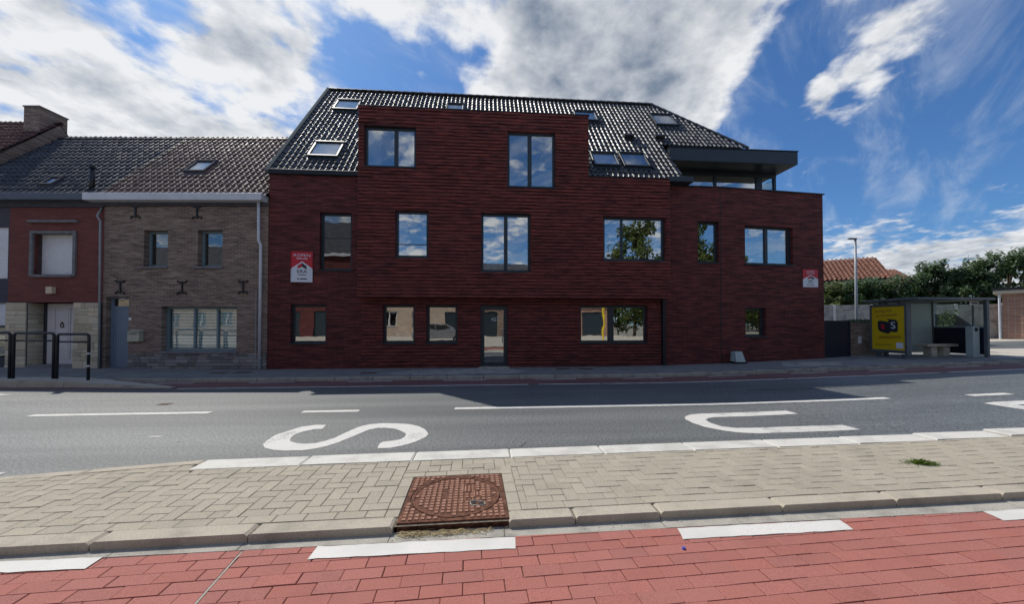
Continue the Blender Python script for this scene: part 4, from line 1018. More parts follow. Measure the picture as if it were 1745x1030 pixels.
# wall anchors, letterbox, number plate, gutter, pipes
def anchor(s, z):
    a = MB(TH)
    a.box(s - 0.022, s + 0.022, -0.035, -0.002, z - 0.20, z + 0.20, 0.005)
    for q_ in (-1, 1):
        for e in (-1, 1):
            a.tube([(s, -0.02, z + q_ * 0.16), (s + e * 0.08, -0.02, z + q_ * 0.155), (s + e * 0.13, -0.02, z + q_ * 0.175), (s + e * 0.15, -0.02, z + q_ * 0.205), (s + e * 0.12, -0.02, z + q_ * 0.215)], [0.022, 0.026, 0.024, 0.02, 0.016], 6)
    a.build('wall_anchor', 'rail_black', h2)
for s, z in ((-4.21, 5.13), (-2.26, 5.12), (-4.65, 2.72), (-2.70, 2.71), (-0.77, 2.72)): anchor(s, z)
lb = thing('letterbox', 'beige metal letterbox on the wall beside the blue door', 'letterbox', tuple(TH @ Vector((-4.07, 0, 1.0))), rz=R_(-4))
MB(TH).box(-4.26, -3.90, -0.15, -0.002, 0.99, 1.30, 0.012).build('body', 'mailbox', lb); MB(TH).prism([(-4.27, -0.17, 1.30), (-4.27, 0.0, 1.36), (-4.27, 0.0, 1.30)], (0.38, 0, 0)).build('lid', 'mailbox', lb); MB(TH).box(-4.2, -3.96, -0.153, -0.149, 1.22, 1.24).build('slot', 'rubber', lb)
MB(TH).box(-4.36, -4.28, -0.02, -0.002, 1.66, 1.75, 0.004).build('house_number_plate', 'white_band', h2)
MB(TH).box(-5.58, -0.04, -0.30, 0.05, 5.41, 5.64, 0.012).build('gutter', 'white_metal', h2)
MB(TH).box(-5.2, -0.02, -0.06, 0.0, 5.30, 5.41).build('eaves_board', 'plaster_dark', h2)
dp = MB(TH); dp.tube([(-0.24, -0.12, 5.42), (-0.24, -0.10, 4.2), (-0.17, -0.10, 4.05), (-0.17, -0.10, 0.14)], 0.042, 10); dp.build('downpipe', 'white_metal', h2, smooth=True)
dp = MB(TH); dp.tube([(-0.33, -0.04, 2.6), (-0.33, -0.04, 0.14)], 0.014, 8); dp.build('cable_duct', 'zinc', h2)
EO = (0.0, -0.12, 5.60); EV = (0.0, 3.12, 3.34); ESL = math.hypot(3.12, 3.34)
def hpl(s, v_, n_=0.0):
    vv = Vector(EV).normalized(); nn = Vector((1, 0, 0)).cross(vv); return TH @ (Vector(EO) + Vector((s, 0, 0)) + vv * v_ + nn * n_)
R3 = TH.to_3x3(); HU = R3 @ Vector((1, 0, 0)); HV = R3 @ Vector(EV)
b = MB(); b.poly([hpl(-5.2, 0, -.03), hpl(-0.0, 0, -.03), hpl(-0.0, ESL, -.03), hpl(-5.2, ESL, -.03)])
bk = [TH @ Vector(p) for p in ((-5.2, 3.0, 8.9), (0.0, 3.0, 8.9), (0.0, 6.4, 5.5), (-5.2, 6.4, 5.5))]
b.poly(bk); r2 = b.build('roof', 'anthracite_dark', h2)
sk2 = (-3.5, 1.55, 0.72, 0.85)
def keep2(a, v_): return not (sk2[0] - 0.02 < a < sk2[0] + sk2[2] + 0.02 and sk2[1] - 0.02 < v_ < sk2[1] + sk2[3])
tile_roof(r2, hpl(0, 0), HU, HV, (-5.2, -0.02), (0, ESL - 0.05), keep2, 'tile_brown', 0.2, 0.30, 290)
ridge_caps(r2, hpl(-5.2, ESL), hpl(-0.02, ESL), 'tile_brown', 0.36, 0.09)
skylight(h2, hpl(0, 0), HU, HV, *sk2, 'plaster_dark', 'glass_sky', 'curtain')

# ================================================================== RED BRICK HOUSE WITH STONE PIERS
h1 = thing('terraced_house', 'red brick house with cream stone base and white panelled door', 'house', tuple(TH @ Vector((-7.6, 0, 0.1))), rz=R_(-4))
b = MB(TH); wall(b, -8.19, -5.2, 2.23, 5.5, [(-7.40, -6.14, 3.08, 4.46)], 0.28); b.build('wall', 'brick_red', h1)
b = MB(TH); wall(b, -10.3, -8.19, -0.1, 5.5, [(-9.6, -8.22, 2.99, 4.63), (-9.6, -8.25, 0.4, 2.21)], 0.1); b.build('wall', 'plaster_dark', h1)
b = MB(TH); b.box(-10.29, -5.21, 1.5, 6.0, 0, 5.5); b.box(-8.19, -5.25, 0.8, 0.9, 0, 2.3); b.build('core', 'room', h1)
# cream stone cladding, laid block by block
def ashlar(x0, x1, z0, z1, y, T, yaxis=False):
    z = z0
    while z < z1 - 0.03:
        h = random.choice([0.11, 0.14, 0.2, 0.24, 0.3]); h = min(h, z1 - z)
        if z1 - z - h < 0.08: h = z1 - z
        x = x0
        while x < x1 - 0.02:
            L = random.choice([0.12, 0.18, 0.25, 0.33, 0.4]); L = min(L, x1 - x)
            if x1 - x - L < 0.09: L = x1 - x
            pr = random.uniform(0.0, 0.012)
            if h > 0.19 and random.random() < 0.35: parts = [(z, z + h*0.48), (z + h*0.48, z + h)]
            else: parts = [(z, z + h)]
            for za, zb in parts:
                if yaxis: MB(T).box(y - 0.02, y + 0.0 + pr, x + 0.004, x + L - 0.004, za + 0.004, zb - 0.004, 0.006).build('stone', 'stone_cream', h1)
                else: MB(T).box(x + 0.004, x + L - 0.004, y - 0.02 - pr, y + 0.02, za + 0.004, zb - 0.004, 0.006).build('stone', 'stone_cream', h1)
            x += L
        z += h
b = MB(TH); b.box(-8.19, -7.58, 0.001, 0.6, -0.1, 2.225); b.box(-6.10, -5.2, 0.001, 0.6, -0.1, 2.225); b.box(-7.58, -6.10, 0.45, 0.5, -0.1, 2.225); b.build('pier', 'plaster_dark', h1)
ashlar(-8.22, -7.585, 0.14, 2.22, -0.0, TH); ashlar(-6.10, -5.58, 0.14, 2.22, -0.0, TH); ashlar(-5.57, -5.24, 0.14, 2.22, -0.035, TH); ashlar(0.02, 0.42, 0.14, 2.22, -7.578, TH, True)
f = MB(TH); f.box(-7.38, -6.36, 0.36, 0.44, 0.24, 2.21, 0.006)
d1 = f.build('door', 'upvc_white', h1)
b = MB(TH)
for (xa, xb, za, zb) in ((-7.14, -6.62, 0.42, 2.05),):
    b.box(xa, xa + 0.03, 0.345, 0.36, za, zb).box(xb - 0.03, xb, 0.345, 0.36, za, zb).box(xa, xb, 0.345, 0.36, za, za + 0.03).box(xa, xb, 0.345, 0.36, zb - 0.03, zb); b.box(xa + .07, xb - .07, .352, .36, za + .08, zb - .08, .004)
b.build('door_panel', 'upvc_white', d1)
kn = MB(TH); kn.tube([(-6.88 + 0.05*math.cos(a*math.pi/6), 0.335, 1.50 + 0.07*math.sin(a*math.pi/6)) for a in range(12)] + [(-6.83, 0.335, 1.50)], 0.012, 6); kn.box(-6.905, -6.855, 0.33, 0.36, 1.55, 1.62); kn.build('knocker', 'brass', d1)
MB(TH).tube([(-6.45, 0.36, 1.2), (-6.45, 0.30, 1.2), (-6.56, 0.30, 1.2)], 0.012, 8).build('handle', 'zinc', d1)
MB(TH).box(-6.345, -6.105, 0.40, 0.42, 0.28, 2.2).build('sidelight', 'glass_dark', d1); MB(TH).box(-7.58, -6.1, -0.02, 0.45, 0.10, 0.235, 0.008).build('doorstep', 'surround', h1)
f = MB(TH); f.box(-7.50, -7.40, -0.05, 0.2, 3.06, 4.50, 0.005).box(-6.14, -6.05, -0.05, 0.2, 3.06, 4.50, 0.005).box(-7.40, -6.14, -0.05, 0.2, 4.42, 4.50, 0.005).box(-7.40, -6.14, -0.07, 0.2, 3.03, 3.11, 0.005)
wn = f.build('window', 'surround', h1)
def shutter(parent, x0, x1, z0, z1, y):
    b = MB(TH); z = z0
    while z < z1 - 0.01:
        b.box(x0, x1, y, y + 0.02, z, min(z1, z + 0.047), 0.005); z += 0.05
    b.build('roller_shutter', 'shutter_white', parent)
shutter(wn, -7.40, -6.14, 3.10, 4.43, 0.20); shutter(h1, -9.6, -8.22, 2.99, 4.63, 0.06); shutter(h1, -9.6, -8.25, 1.50, 2.21, 0.06)
window(h1, TH, -9.6, -8.25, 0.4, 1.5, rev=0.06, fm='anthracite', gm='glass_dark', sill=None)
MB(TH).box(-7.52, -6.0, -0.10, 0.0, 4.76, 4.84, 0.012).build('lintel_band', 'surround', h1)
MB(TH).box(-6.88, -6.69, -0.11, -0.002, 2.50, 2.72, 0.01).build('wall_lamp', 'stone_cream', h1)
MB(TH).box(-10.3, -5.59, -0.28, 0.05, 5.42, 5.64, 0.012).build('gutter', 'gutter_dark', h1); MB(TH).box(-10.3, -5.2, -0.06, 0.0, 5.26, 5.42).build('eaves_board', 'plaster_dark', h1)
dp = MB(TH); dp.tube([(-5.26, -0.02, 5.25), (-5.30, -0.12, 4.95), (-5.22, -0.10, 4.8), (-5.21, -0.07, 0.16)], 0.03, 8); dp.build('downpipe', 'zinc', h1, smooth=True)
b = MB(); b.poly([hpl(-10.3, 0, -.03), hpl(-5.2, 0, -.03), hpl(-5.2, ESL, -.03), hpl(-10.3, ESL, -.03)])
b.poly([TH @ Vector(p) for p in ((-10.3, 3.0, 8.9), (-5.2, 3.0, 8.9), (-5.2, 6.4, 5.5), (-10.3, 6.4, 5.5))]); r1 = b.build('roof', 'anthracite_dark', h1)
sk1 = (-7.55, 0.55, 0.42, 0.55)
def keep1(a, v_): return not (sk1[0] - 0.02 < a < sk1[0] + sk1[2] + 0.02 and sk1[1] - 0.02 < v_ < sk1[1] + sk1[3])
tile_roof(r1, hpl(0, 0), HU, HV, (-10.3, -5.2), (0, ESL - 0.05), keep1, 'tile_slate', 0.2, 0.30, 290)
ridge_caps(r1, hpl(-10.3, ESL), hpl(-5.2, ESL), 'tile_slate', 0.36, 0.09)
skylight(h1, hpl(0, 0), HU, HV, *sk1, 'plaster_dark', 'glass_sky', 'curtain')
p0 = hpl(-5.75, 0.35); vp = MB(); vp.tube([p0, p0 + Vector((0, 0, 0.72))], 0.07, 12); vp.tube([p0 + Vector((0, 0, 0.72)), p0 + Vector((0, 0, 0.78))], 0.085, 12); vp.build('vent_pipe', 'rail_black', h1, smooth=True)
# chimney block on the party wall, next house beyond
ch = thing('corner_house', 'taller house with red tiled roof and brick chimney at the left edge', 'house', tuple(TH @ Vector((-13, 0, 0.1))), rz=R_(-4))
b = MB(TH); b.box(-11.05, -10.45, 2.45, 3.35, 7.5, 9.95); b.build('chimney', 'brick_brown', ch)
MB(TH).box(-11.08, -10.42, 2.42, 3.38, 9.95, 10.0, 0.005).build('chimney_cap', 'surround', ch)
b = MB(TH); wall(b, -16, -10.3, -0.1, 6.1, [(-13, -11.6, 0.9, 2.2), (-13, -11.6, 3.2, 4.6)], 0.15)
b.poly([(-10.3, 0, 0), (-10.3, 6, 0), (-10.3, 6, 6.1), (-10.3, 3, 9.55), (-10.3, 0, 6.1)]); b.build('wall', 'brick_brown', ch)
window(ch, TH, -13, -11.6, 0.9, 2.2, (0.5,), rev=0.12, fm='upvc_white'); window(ch, TH, -13, -11.6, 3.2, 4.6, (0.5,), rev=0.12, fm='upvc_white')
O0 = TH @ Vector((0, -0.1, 6.15)); V0 = R3 @ Vector((0, 3.1, 3.4)); S0 = math.hypot(3.1, 3.4); vv = V0.normalized()
b = MB(); b.poly([O0 + HU * -16, O0 + HU * -10.28, O0 + HU * -10.28 + vv * S0, O0 + HU * -16 + vv * S0]); b.poly([TH @ Vector(p) for p in ((-16, 3.0, 9.5), (-10.28, 3.0, 9.5), (-10.28, 6.2, 6), (-16, 6.2, 6))]); r0 = b.build('roof', 'anthracite_dark', ch)
tile_roof(r0, O0, HU, V0, (-14.3, -10.3), (0, S0), lambda a, v_: True, 'tile_russet', 0.2, 0.30, 150)
ridge_caps(r0, O0 + HU * -15 + vv * S0, O0 + HU * -10.3 + vv * S0, 'tile_russet', 0.36, 0.09)
MB(TH).box(-16, -10.3, -0.28, 0.05, 5.95, 6.15, 0.012).build('gutter', 'gutter_dark', ch)

# ================================================================== RIGHT: GATE, WALL, BUS SHELTER
gt = thing('side_gate', 'dark navy slatted gate beside the right corner of the building', 'gate', (13.2, 12.9, 0.3), rz=R_(12))
T = frame_at(12.50, 12.74, 0.26, 12.0)
MB(T).box(0, 0.06, 0, 0.05, 0, 1.42, 0.004).box(1.36, 1.42, 0, 0.05, 0, 1.42, 0.004).box(0.06, 1.36, 0, 0.05, 1.36, 1.42, 0.004).box(0.06, 1.36, 0, 0.05, 0.04, 0.10, 0.004).build('gate_frame', 'gate_navy', gt)
for i in range(13): MB(T).box(0.062 + i * 0.1, 0.156 + i * 0.1, 0.012, 0.034, 0.10, 1.36, 0.003).build('slat', 'gate_navy', gt)
lw = thing('garden_wall', 'low weathered brick garden wall between navy gate and bus shelter', 'wall', (14.5, 13.2, 0.33), rz=R_(8))
T = frame_at(13.94, 13.10, 0.26, 8.0)
b = MB(T); b.box(0, 1.75, 0, 0.2, 0, 1.34); b.build('brickwork', 'brick_brown', lw)
MB(T).box(-0.03, 1.78, -0.03, 0.23, 1.34, 1.39, 0.01).build('coping', 'surround', lw); MB(T).box(0.38, 0.54, -0.012, -0.001, 0.55, 0.82, 0.004).build('number_plate', 'white_band', lw)
iv = MB(T)
for i in range(900):
    x, y, z = random.uniform(-0.05, 1.8), random.uniform(-0.08, 0.3), 1.38 + abs(random.gauss(0, 0.05)); a = random.uniform(0, 6.28); s = random.uniform(0.015, 0.035)
    n_ = Vector((random.gauss(0, 1), random.gauss(0, 1), random.gauss(0.6, 1))).normalized(); u_ = n_.orthogonal().normalized(); v_ = n_.cross(u_); c = Vector((x, y, z))
    iv.poly([c - u_*s, c + v_*s*0.6, c + u_*s, c - v_*s*0.6])
iv.build('creeper', 'leaf', lw, kind='stuff')
G = ter(15.6) + 0.105
sh_ = thing('bus_shelter', 'grey metal and glass bus shelter with flat roof on the far pavement', 'bus shelter', (15.6, 12.0, G))
MB().box(14.25, 17.12, 11.12, 12.92, 2.36, 2.43, 0.015).build('roof', 'shelter_grey', sh_)
for (x, y) in ((16.95, 11.25), (16.95, 12.75), (15.02, 12.75)): MB().box(x - 0.045, x + 0.045, y - 0.045, y + 0.045, G - 0.02, 2.36, 0.008).build('post', 'shelter_grey', sh_)
for y in (11.85, 12.45): MB().box(14.44, 14.52, y - 0.04, y + 0.04, 2.26, 2.36).build('hanger', 'shelter_grey', sh_)
for xa, xb in ((14.55, 14.98), (15.06, 15.96), (15.99, 16.90)): MB().box(xa, xb, 12.745, 12.757, 0.52, 2.33).build('back_pane', 'glass_frosted', sh_)
for z in (0.50, 2.335): MB().box(14.55, 16.9, 12.735, 12.765, z - 0.015, z + 0.015).build('rail', 'shelter_grey', sh_)
MB().box(15.66, 16.05, 12.71, 12.735, 1.30, 2.12, 0.006).build('notice_board', 'bench_stone', sh_)
MB().box(16.93, 16.97, 11.30, 12.70, 0.50, 1.42, 0.004).build('side_panel', 'gate_navy', sh_); MB().box(16.925, 16.975, 11.295, 12.705, 1.42, 1.47, 0.004).build('rail', 'zinc', sh_)
MB().box(16.944, 16.956, 11.30, 12.70, 1.47, 2.33).build('side_pane', 'glass_clear', sh_)
bp = thing('bus_bench', 'pale stone bench inside the bus shelter', 'bench', (16.35, 12.3, G))
MB().box(15.72, 16.95, 11.98, 12.36, 0.74, 0.83, 0.02).build('seat', 'bench_stone', bp)
for x in (16.05, 16.55): MB().box(x - 0.11, x + 0.11, 12.04, 12.30, G - 0.02, 0.74, 0.012).build('leg', 'bench_stone', bp)
lbx = thing('advertising_panel', 'yellow poster in a dark freestanding frame at the end of the bus shelter', 'advertising panel', (14.48, 12.15, ter(14.5) + 0.105))
g2 = ter(14.5) + 0.105
f = MB(); f.box(14.40, 14.57, 11.57, 11.64, 0.50, 2.27, 0.008).box(14.40, 14.57, 12.72, 12.78, 0.50, 2.27, 0.008).box(14.40, 14.57, 11.64, 12.72, 2.17, 2.25, 0.008).box(14.40, 14.57, 11.64, 12.72, 0.52, 0.63, 0.008); f.box(14.45, 14.56, 11.64, 12.72, 0.63, 2.17)
f.build('frame', 'shelter_grey', lbx)
for y in (11.72, 12.55): MB().box(14.44, 14.53, y - 0.06, y + 0.06, g2 - 0.02, 0.50, 0.005).build('leg', 'shelter_grey', lbx)
MB().box(14.42, 14.45, 11.64, 12.72, 0.63, 2.17).build('poster', 'poster', lbx)
def on_poster(u, z, d=0.002, rot=0.0):     # u: 0 far edge (left as read) .. 1 near edge
    return Matrix(((0, 0, -1, 14.42 - d), (-1, 0, 0, 12.72 - 1.08 * u), (0, 1, 0, z), (0, 0, 0, 1))) @ Matrix.Rotation(rot, 4, 'Z')
text('Kring mij', 0.145, 'ink_red', on_poster(0.36, 2.02, 0.002, 0.06), lbx, 'lettering', 0.001, xs=1.05); text('in automatiek', 0.125, 'ink_red', on_poster(0.47, 1.86, 0.002, 0.06), lbx, 'lettering', 0.001, xs=1.0)
def blob(pts, d, m, nm):
    b = MB(); b.prism([(14.42 - d, 12.72 - 1.08 * u, z) for u, z in pts], (0.001, 0, 0)); b.build(nm, m, lbx)
blob([(0.20, 1.36), (0.18, 1.62), (0.24, 1.68), (0.56, 1.62), (0.57, 1.24), (0.50, 1.20), (0.26, 1.28)], 0.003, 'ink', 'logo_box'); blob([(0.52, 1.32), (0.52, 1.70), (0.44, 1.74), (0.74, 1.70), (0.80, 1.62), (0.80, 1.30), (0.74, 1.26), (0.58, 1.28)], 0.0045, 'ink', 'logo_box')
blob([(0.30, 1.40), (0.40, 1.34), (0.40, 1.52), (0.30, 1.56)], 0.0045, 'sign_red', 'logo_mark')
text('S', 0.34, 'sign_white', on_poster(0.66, 1.49, 0.007), lbx, 'logo_letter', 0.001, xs=1.1)
for (u0, u1, z, m_) in ((0.24, 0.88, 1.08, 'ink_red'), (0.2, 0.88, 1.03, 'ink_red'), (0.1, 0.6, 0.78, 'ink_red')): blob([(u0, z), (u1, z + 0.03), (u1, z + 0.05), (u0, z + 0.022)], 0.002, m_, 'printed_line')
blob([(0.74, 0.70), (0.94, 0.70), (0.94, 0.90), (0.74, 0.90)], 0.002, 'sign_white', 'pale_square')
cb = thing('bus_stop_column', 'slim pale grey bus stop column with pole and white name plate', 'bus stop', (16.72, 11.45, G))
gz_ = ter(16.7) + 0.105
MB().box(16.60, 16.84, 11.36, 11.56, gz_, 1.47, 0.01).build('column', 'column_grey', cb); MB().box(16.66, 16.77, 11.352, 11.362, 1.30, 1.42).build('slot', 'rubber', cb)
MB().tube([(16.76, 11.46, 1.47), (16.76, 11.46, 2.34)], 0.025, 10).build('pole', 'shelter_grey', cb); MB().box(16.58, 16.92, 11.41, 11.43, 2.20, 2.33, 0.006).build('name_plate', 'white_band', cb)
MB().box(16.63, 16.86, 11.404, 11.411, 2.245, 2.285).build('printed_line', 'ink', cb)
sp = MB()
for i in range(260):
    a = random.uniform(0, 6.28); r = random.uniform(0.02, 0.32); c = Vector((18.3 + r*math.cos(a), 13.3 + r*math.sin(a)*0.7, ter(18) + 0.5 + random.uniform(0.1, 1.25))); s = random.uniform(0.03, 0.07)
    n_ = Vector((random.gauss(0, 1), random.gauss(0, 1), random.gauss(0, 1))).normalized(); u_ = n_.orthogonal().normalized(); v_ = n_.cross(u_); sp.poly([c - u_*s, c + v_*s*0.5, c + u_*s, c - v_*s*0.5])
bs = thing('small_shrub', 'small yellow green shrub behind the bus stop column', 'shrub', (18.3, 13.3, ter(18.3) + 0.1))
sp.build('foliage', 'leaf_light', bs); MB().tube([(18.3, 13.3, ter(18.3) + 0.05), (18.32, 13.3, ter(18.3) + 1.0)], 0.03, 6).build('stem', 'bark', bs)
# side street
def gpoly(name, m, pts, dz, **tags):
    return MB().poly([(x, y, ter(x) + dz) for x, y in pts]).build(name, m, **tags)
gpoly('side_pavement', 'paving_pale', [(17.6, 10.95), (24, 10.8), (34, 11.0), (34, 19), (23.5, 19), (19.2, 14.4)], 0.109, kind='structure')
gpoly('side_road', 'asphalt', [(20.2, 13.9), (22.2, 13.1), (34, 12.2), (34, 15.4), (25.8, 16.6), (22.5, 17.2)], 0.113, kind='structure')
# lamp post
lp = thing('street_lamp', 'tall slim grey street lamp above the concrete fence', 'street lamp', (20.11, 18.53, 0.5))
MB().tube([(20.11, 18.53, 0.4), (20.11, 18.53, 3.0), (20.11, 18.53, 6.2)], [0.075, 0.065, 0.05], 12).build('pole', 'zinc', lp, smooth=True)
MB().box(19.72, 20.16, 18.46, 18.60, 6.17, 6.25, 0.02).build('lamp_head', 'shelter_grey', lp)
# concrete fence
fn = thing('concrete_fence', 'weathered concrete slab fence with pale posts behind the bus shelter', 'fence', (25, 20.5, 0.8))
A_, B_ = Vector((19.5, 24.1, 0)), Vector((28.42, 18.17, 0)); d = (B_ - A_); nb = 6; stp = d.length / nb; d.normalize(); ang = math.degrees(math.atan2(d.y, d.x))
for i in range(nb + 1):
    p = A_ + d * (stp * i); T = frame_at(p.x, p.y, 0.55, ang); top = 2.30 - 0.035 * i
    MB(T).box(-0.06, 0.06, -0.06, 0.06, 0, top + 0.05, 0.01).build('fence_post', 'concrete_post', fn)
    if i < nb:
        for k_ in range(6): MB(T).box(0.06, stp - 0.06, -0.02 - 0.004 * (k_ % 2), 0.02, 0.0 + k_ * 0.385, min(0.381 + k_ * 0.385, top), 0.008).build('fence_slab', 'concrete_slab', fn)
# garage
ga = thing('brick_garage', 'low orange brick garage with cream fascia at the right edge', 'garage', (29, 17.6, 0.78))
T = frame_at(27.85, 17.85, 0.70, -60.0)
b = MB(T); b.box(0.0, 0.72, 0, 5, 0, 2.5); b.box(0.72, 4.6, 0.32, 5, 0, 2.5); b.box(0.72, 4.6, 0, 0.32, 2.2, 2.5); b.build('wall', 'brick_orange', ga)
MB(T).box(1.0, 4.2, 0.27, 0.318, 0.0, 2.2, 0.01).build('garage_door', 'beige_door', ga)
MB(T).box(-0.28, 5, -0.25, 5.2, 2.5, 2.68, 0.01).build('fascia', 'bench_stone', ga); MB(T).box(-0.34, 5.05, -0.31, 5.25, 2.68, 2.80, 0.01).build('roof', 'anthracite_dark', ga)
MB(T).tube([(-0.08, -0.06, 0), (-0.08, -0.06, 2.5)], 0.05, 8).build('downpipe', 'white_metal', ga)
# red roofs beyond
def far_house(label, x0, x1, y, ze, zr, dep, deg):
    t = thing('distant_house', label, 'house', (x0, y, 0.3), 'houses behind the hedge', R_(deg)); T = frame_at(x0, y, 0, deg); L = x1 - x0
    b = MB(T); b.box(0, L, 0.3, dep * 2 - 0.3, 0, ze - 0.05); b.poly([(L, 0.3, ze - .1), (L, dep * 2 - .3, ze - .1), (L, dep, zr - .1)]); b.build('wall', 'plaster_dark', t)
    b = MB(T); b.poly([(-0.2, 0, ze), (L + 0.2, 0, ze), (L + 0.2, dep, zr), (-0.2, dep, zr)]); b.poly([(-.2, dep, zr), (L + .2, dep, zr), (L + .2, 2*dep, ze), (-.2, 2*dep, ze)]); r = b.build('roof', 'tile_red', t)
    R3_ = T.to_3x3(); tile_roof(r, T @ Vector((0, 0, ze + 0.03)), R3_ @ Vector((1, 0, 0)), R3_ @ Vector((0, dep, zr - ze)), (-0.2, L + 0.2), (0, math.hypot(dep, zr - ze)), lambda a, v_: True, 'tile_red', 0.34, 0.42, 0, 0.15)
    MB(T).box(-0.25, L + 0.25, -0.15, 0.1, ze - 0.16, ze, 0.01).build('gutter', 'anthracite_dark', t)
far_house('large red tiled roof beside the corner of the brick building', 26.53, 37.53, 35.85, 5.7, 7.9, 3.2, -30.0)
far_house('lower red tiled roof peeping over the hedge trees', 42.4, 47.4, 37.4, 6.0, 7.8, 3.0, -10.0)

# trees: trunk, limbs and leaf clumps
def tree(name, label, base, H, rx, ry, z0, n_leaf, ls, m='leaf', group=None, clumps=26, cat='tree'):
    t = thing(name, label, cat, base, group); bx_, by_, bz = base
    tr = MB(); tr.tube([(bx_, by_, bz), (bx_ + 0.05, by_, bz + H*0.3), (bx_ - 0.05, by_ + 0.05, bz + H*0.75)], [0.12 + H*0.008, 0.10, 0.04], 8)
    cl = []
    for i in range(clumps):
        a = random.uniform(0, 2*math.pi); zz = random.random(); prof = math.sin(math.pi * min(1, 0.18 + zz * 0.78)) ** 0.7
        r = math.sqrt(random.random()) * prof; c = Vector((bx_ + rx*r*math.cos(a), by_ + ry*r*math.sin(a), bz + z0 + (H - z0) * (0.06 + 0.88 * zz)))
        cl.append((c, random.uniform(0.22, 0.42) * min(rx, ry) * (1.1 - 0.4*zz)))
        if i % 3 == 0: tr.tube([(bx_, by_, bz + H * (0.25 + 0.4*zz)), tuple((Vector((bx_, by_, bz + H*(0.3 + 0.5*zz))) + c) / 2), tuple(c)], [0.05, 0.03, 0.012], 5)
    tr.build('trunk', 'bark', t)
    lf = MB()
    for i in range(n_leaf):
        c, r = random.choice(cl); d_ = Vector((random.gauss(0, 1), random.gauss(0, 1), random.gauss(0, 1))).normalized() * r * random.uniform(0.45, 1.15)
        p = c + d_; s = ls * random.uniform(0.6, 1.35); n_ = (d_.normalized() + Vector((random.gauss(0, .7), random.gauss(0, .7), random.gauss(0.3, .7)))).normalized(); u_ = n_.orthogonal().normalized(); u_.rotate(Matrix.Rotation(random.uniform(0, 6.28), 3, n_)); v_ = n_.cross(u_)
        lf.poly([p - u_*s, p - u_*s*0.1 + v_*s*0.5, p + u_*s, p - u_*s*0.1 - v_*s*0.5])
    for k_ in range(int(n_leaf * 0.012)):                # loose top shoots
        a = random.uniform(0, 6.28); p = Vector((bx_ + rx*0.6*math.cos(a)*random.random(), by_ + ry*0.6*math.sin(a), bz + H*random.uniform(0.95, 1.06)))
        for e in range(5):
            q_ = p + Vector((random.gauss(0, .06), random.gauss(0, .06), -0.09*e)); u_ = Vector((random.gauss(0, 1), random.gauss(0, 1), random.gauss(0, .5))).normalized()*ls; v_ = u_.orthogonal().normalized()*ls*0.5
            lf.poly([q_ - u_, q_ + v_, q_ + u_, q_ - v_])
    lf.build('crown', m, t)
    return t
HG = 'hornbeams behind the concrete fence'
for (x, y, top, r, m, lb) in ((25.36, 25.15, 4.6, 1.35, 'leaf_light', 'yellowish hedge tree nearest the corner of the brick building'), (26.73, 24.54, 4.8, 1.4, 'leaf', 'dark hedge tree right behind the street lamp'), (28.12, 23.94, 5.2, 1.45, 'leaf', 'dark hedge tree below the end of the large red roof'),
                               (29.36, 23.34, 5.3, 1.4, 'leaf', 'hedge tree in front of the lower red roof'), (30.81, 23.23, 6.3, 1.35, 'leaf', 'tallish hedge tree above the middle of the bus shelter'), (31.95, 22.64, 5.9, 1.5, 'leaf', 'dense hedge tree above the bus stop name plate'), (33.02, 22.06, 6.5, 1.5, 'leaf', 'tall dark tree left of the garage'), (34.80, 21.92, 6.9, 1.7, 'leaf', 'tall dark tree rising behind the garage roof'), (36.74, 21.78, 7.1, 1.8, 'leaf', 'tall tree cut by the right edge of the photo')):
    tree('hedge_tree', lb, (x, y, 0.7), (top - 0.7) * 0.9 + (0.25 if top < 5 else 0), r, r * 0.9, 0.2, 6500, 0.11, m, HG, 60)

# ================================================================== NEAR SIDE OF THE STREET (seen mirrored in the windows)
npv = sheet('near_pavement', 'paving_pale', -60, 60, -10.2, -1.2, 0.0, kind='structure', ny=6)
for v in npv.data.vertices: v.co.z = 0.055 * min(9.0, -1.2 - v.co.y)
NG = 'houses on the camera side, mirrored in the windows'
def near_house(x0, x1, ze, zr, wm, rm, lab, doors=()):
    zb = 0.48; T = Matrix.Translation((0, -10.2, zb)) @ Matrix.Rotation(math.pi, 4, 'Z'); t = thing('facing_house', lab, 'house', ((x0 + x1) / 2, -10.2, zb), NG)
    ops = []; n = max(1, int((x1 - x0) / 2.6)); wd = (x1 - x0) / n
    for i in range(n):
        a = -x1 + i * wd + wd * 0.22; ops.append((a, a + wd * 0.5, 0.02 if i in doors else 0.9, 2.3))
        if ze > 4.6: ops.append((a, a + wd * 0.5, 3.6, 4.9 if ze > 5.2 else 4.4))
    b = MB(T); wall(b, -x1, -x0, -0.5, ze, ops, 0.15); b.poly([(-x1, 0, -0.5), (-x1, 0, ze), (-x1, 4, zr), (-x1, 8, ze), (-x1, 8, -0.5)]); b.poly([(-x0, 0, -0.5), (-x0, 0, ze), (-x0, 4, zr), (-x0, 8, ze), (-x0, 8, -0.5)]); b.build('wall', wm, t)
    for o in ops:
        if o[2] < 0.1: MB(T).box(o[0], o[1], 0.1, 0.15, o[2], o[3], 0.01).build('door', 'anthracite', t)
        else: window(t, T, *o, (0.5,), rev=0.12, fm='upvc_white', gm='glass_dark', sill='surround')
    b = MB(T); b.poly([(-x1 - .1, -.3, ze), (-x0 + .1, -.3, ze), (-x0 + .1, 4, zr), (-x1 - .1, 4, zr)]); b.poly([(-x1 - .1, 4, zr), (-x0 + .1, 4, zr), (-x0 + .1, 8.2, ze), (-x1 - .1, 8.2, ze)]); b.build('roof', rm, t)
    MB(T).box(-x1 - .1, -x0 + .1, -.35, -.05, ze - .18, ze + .02, .01).build('gutter', 'white_metal', t)
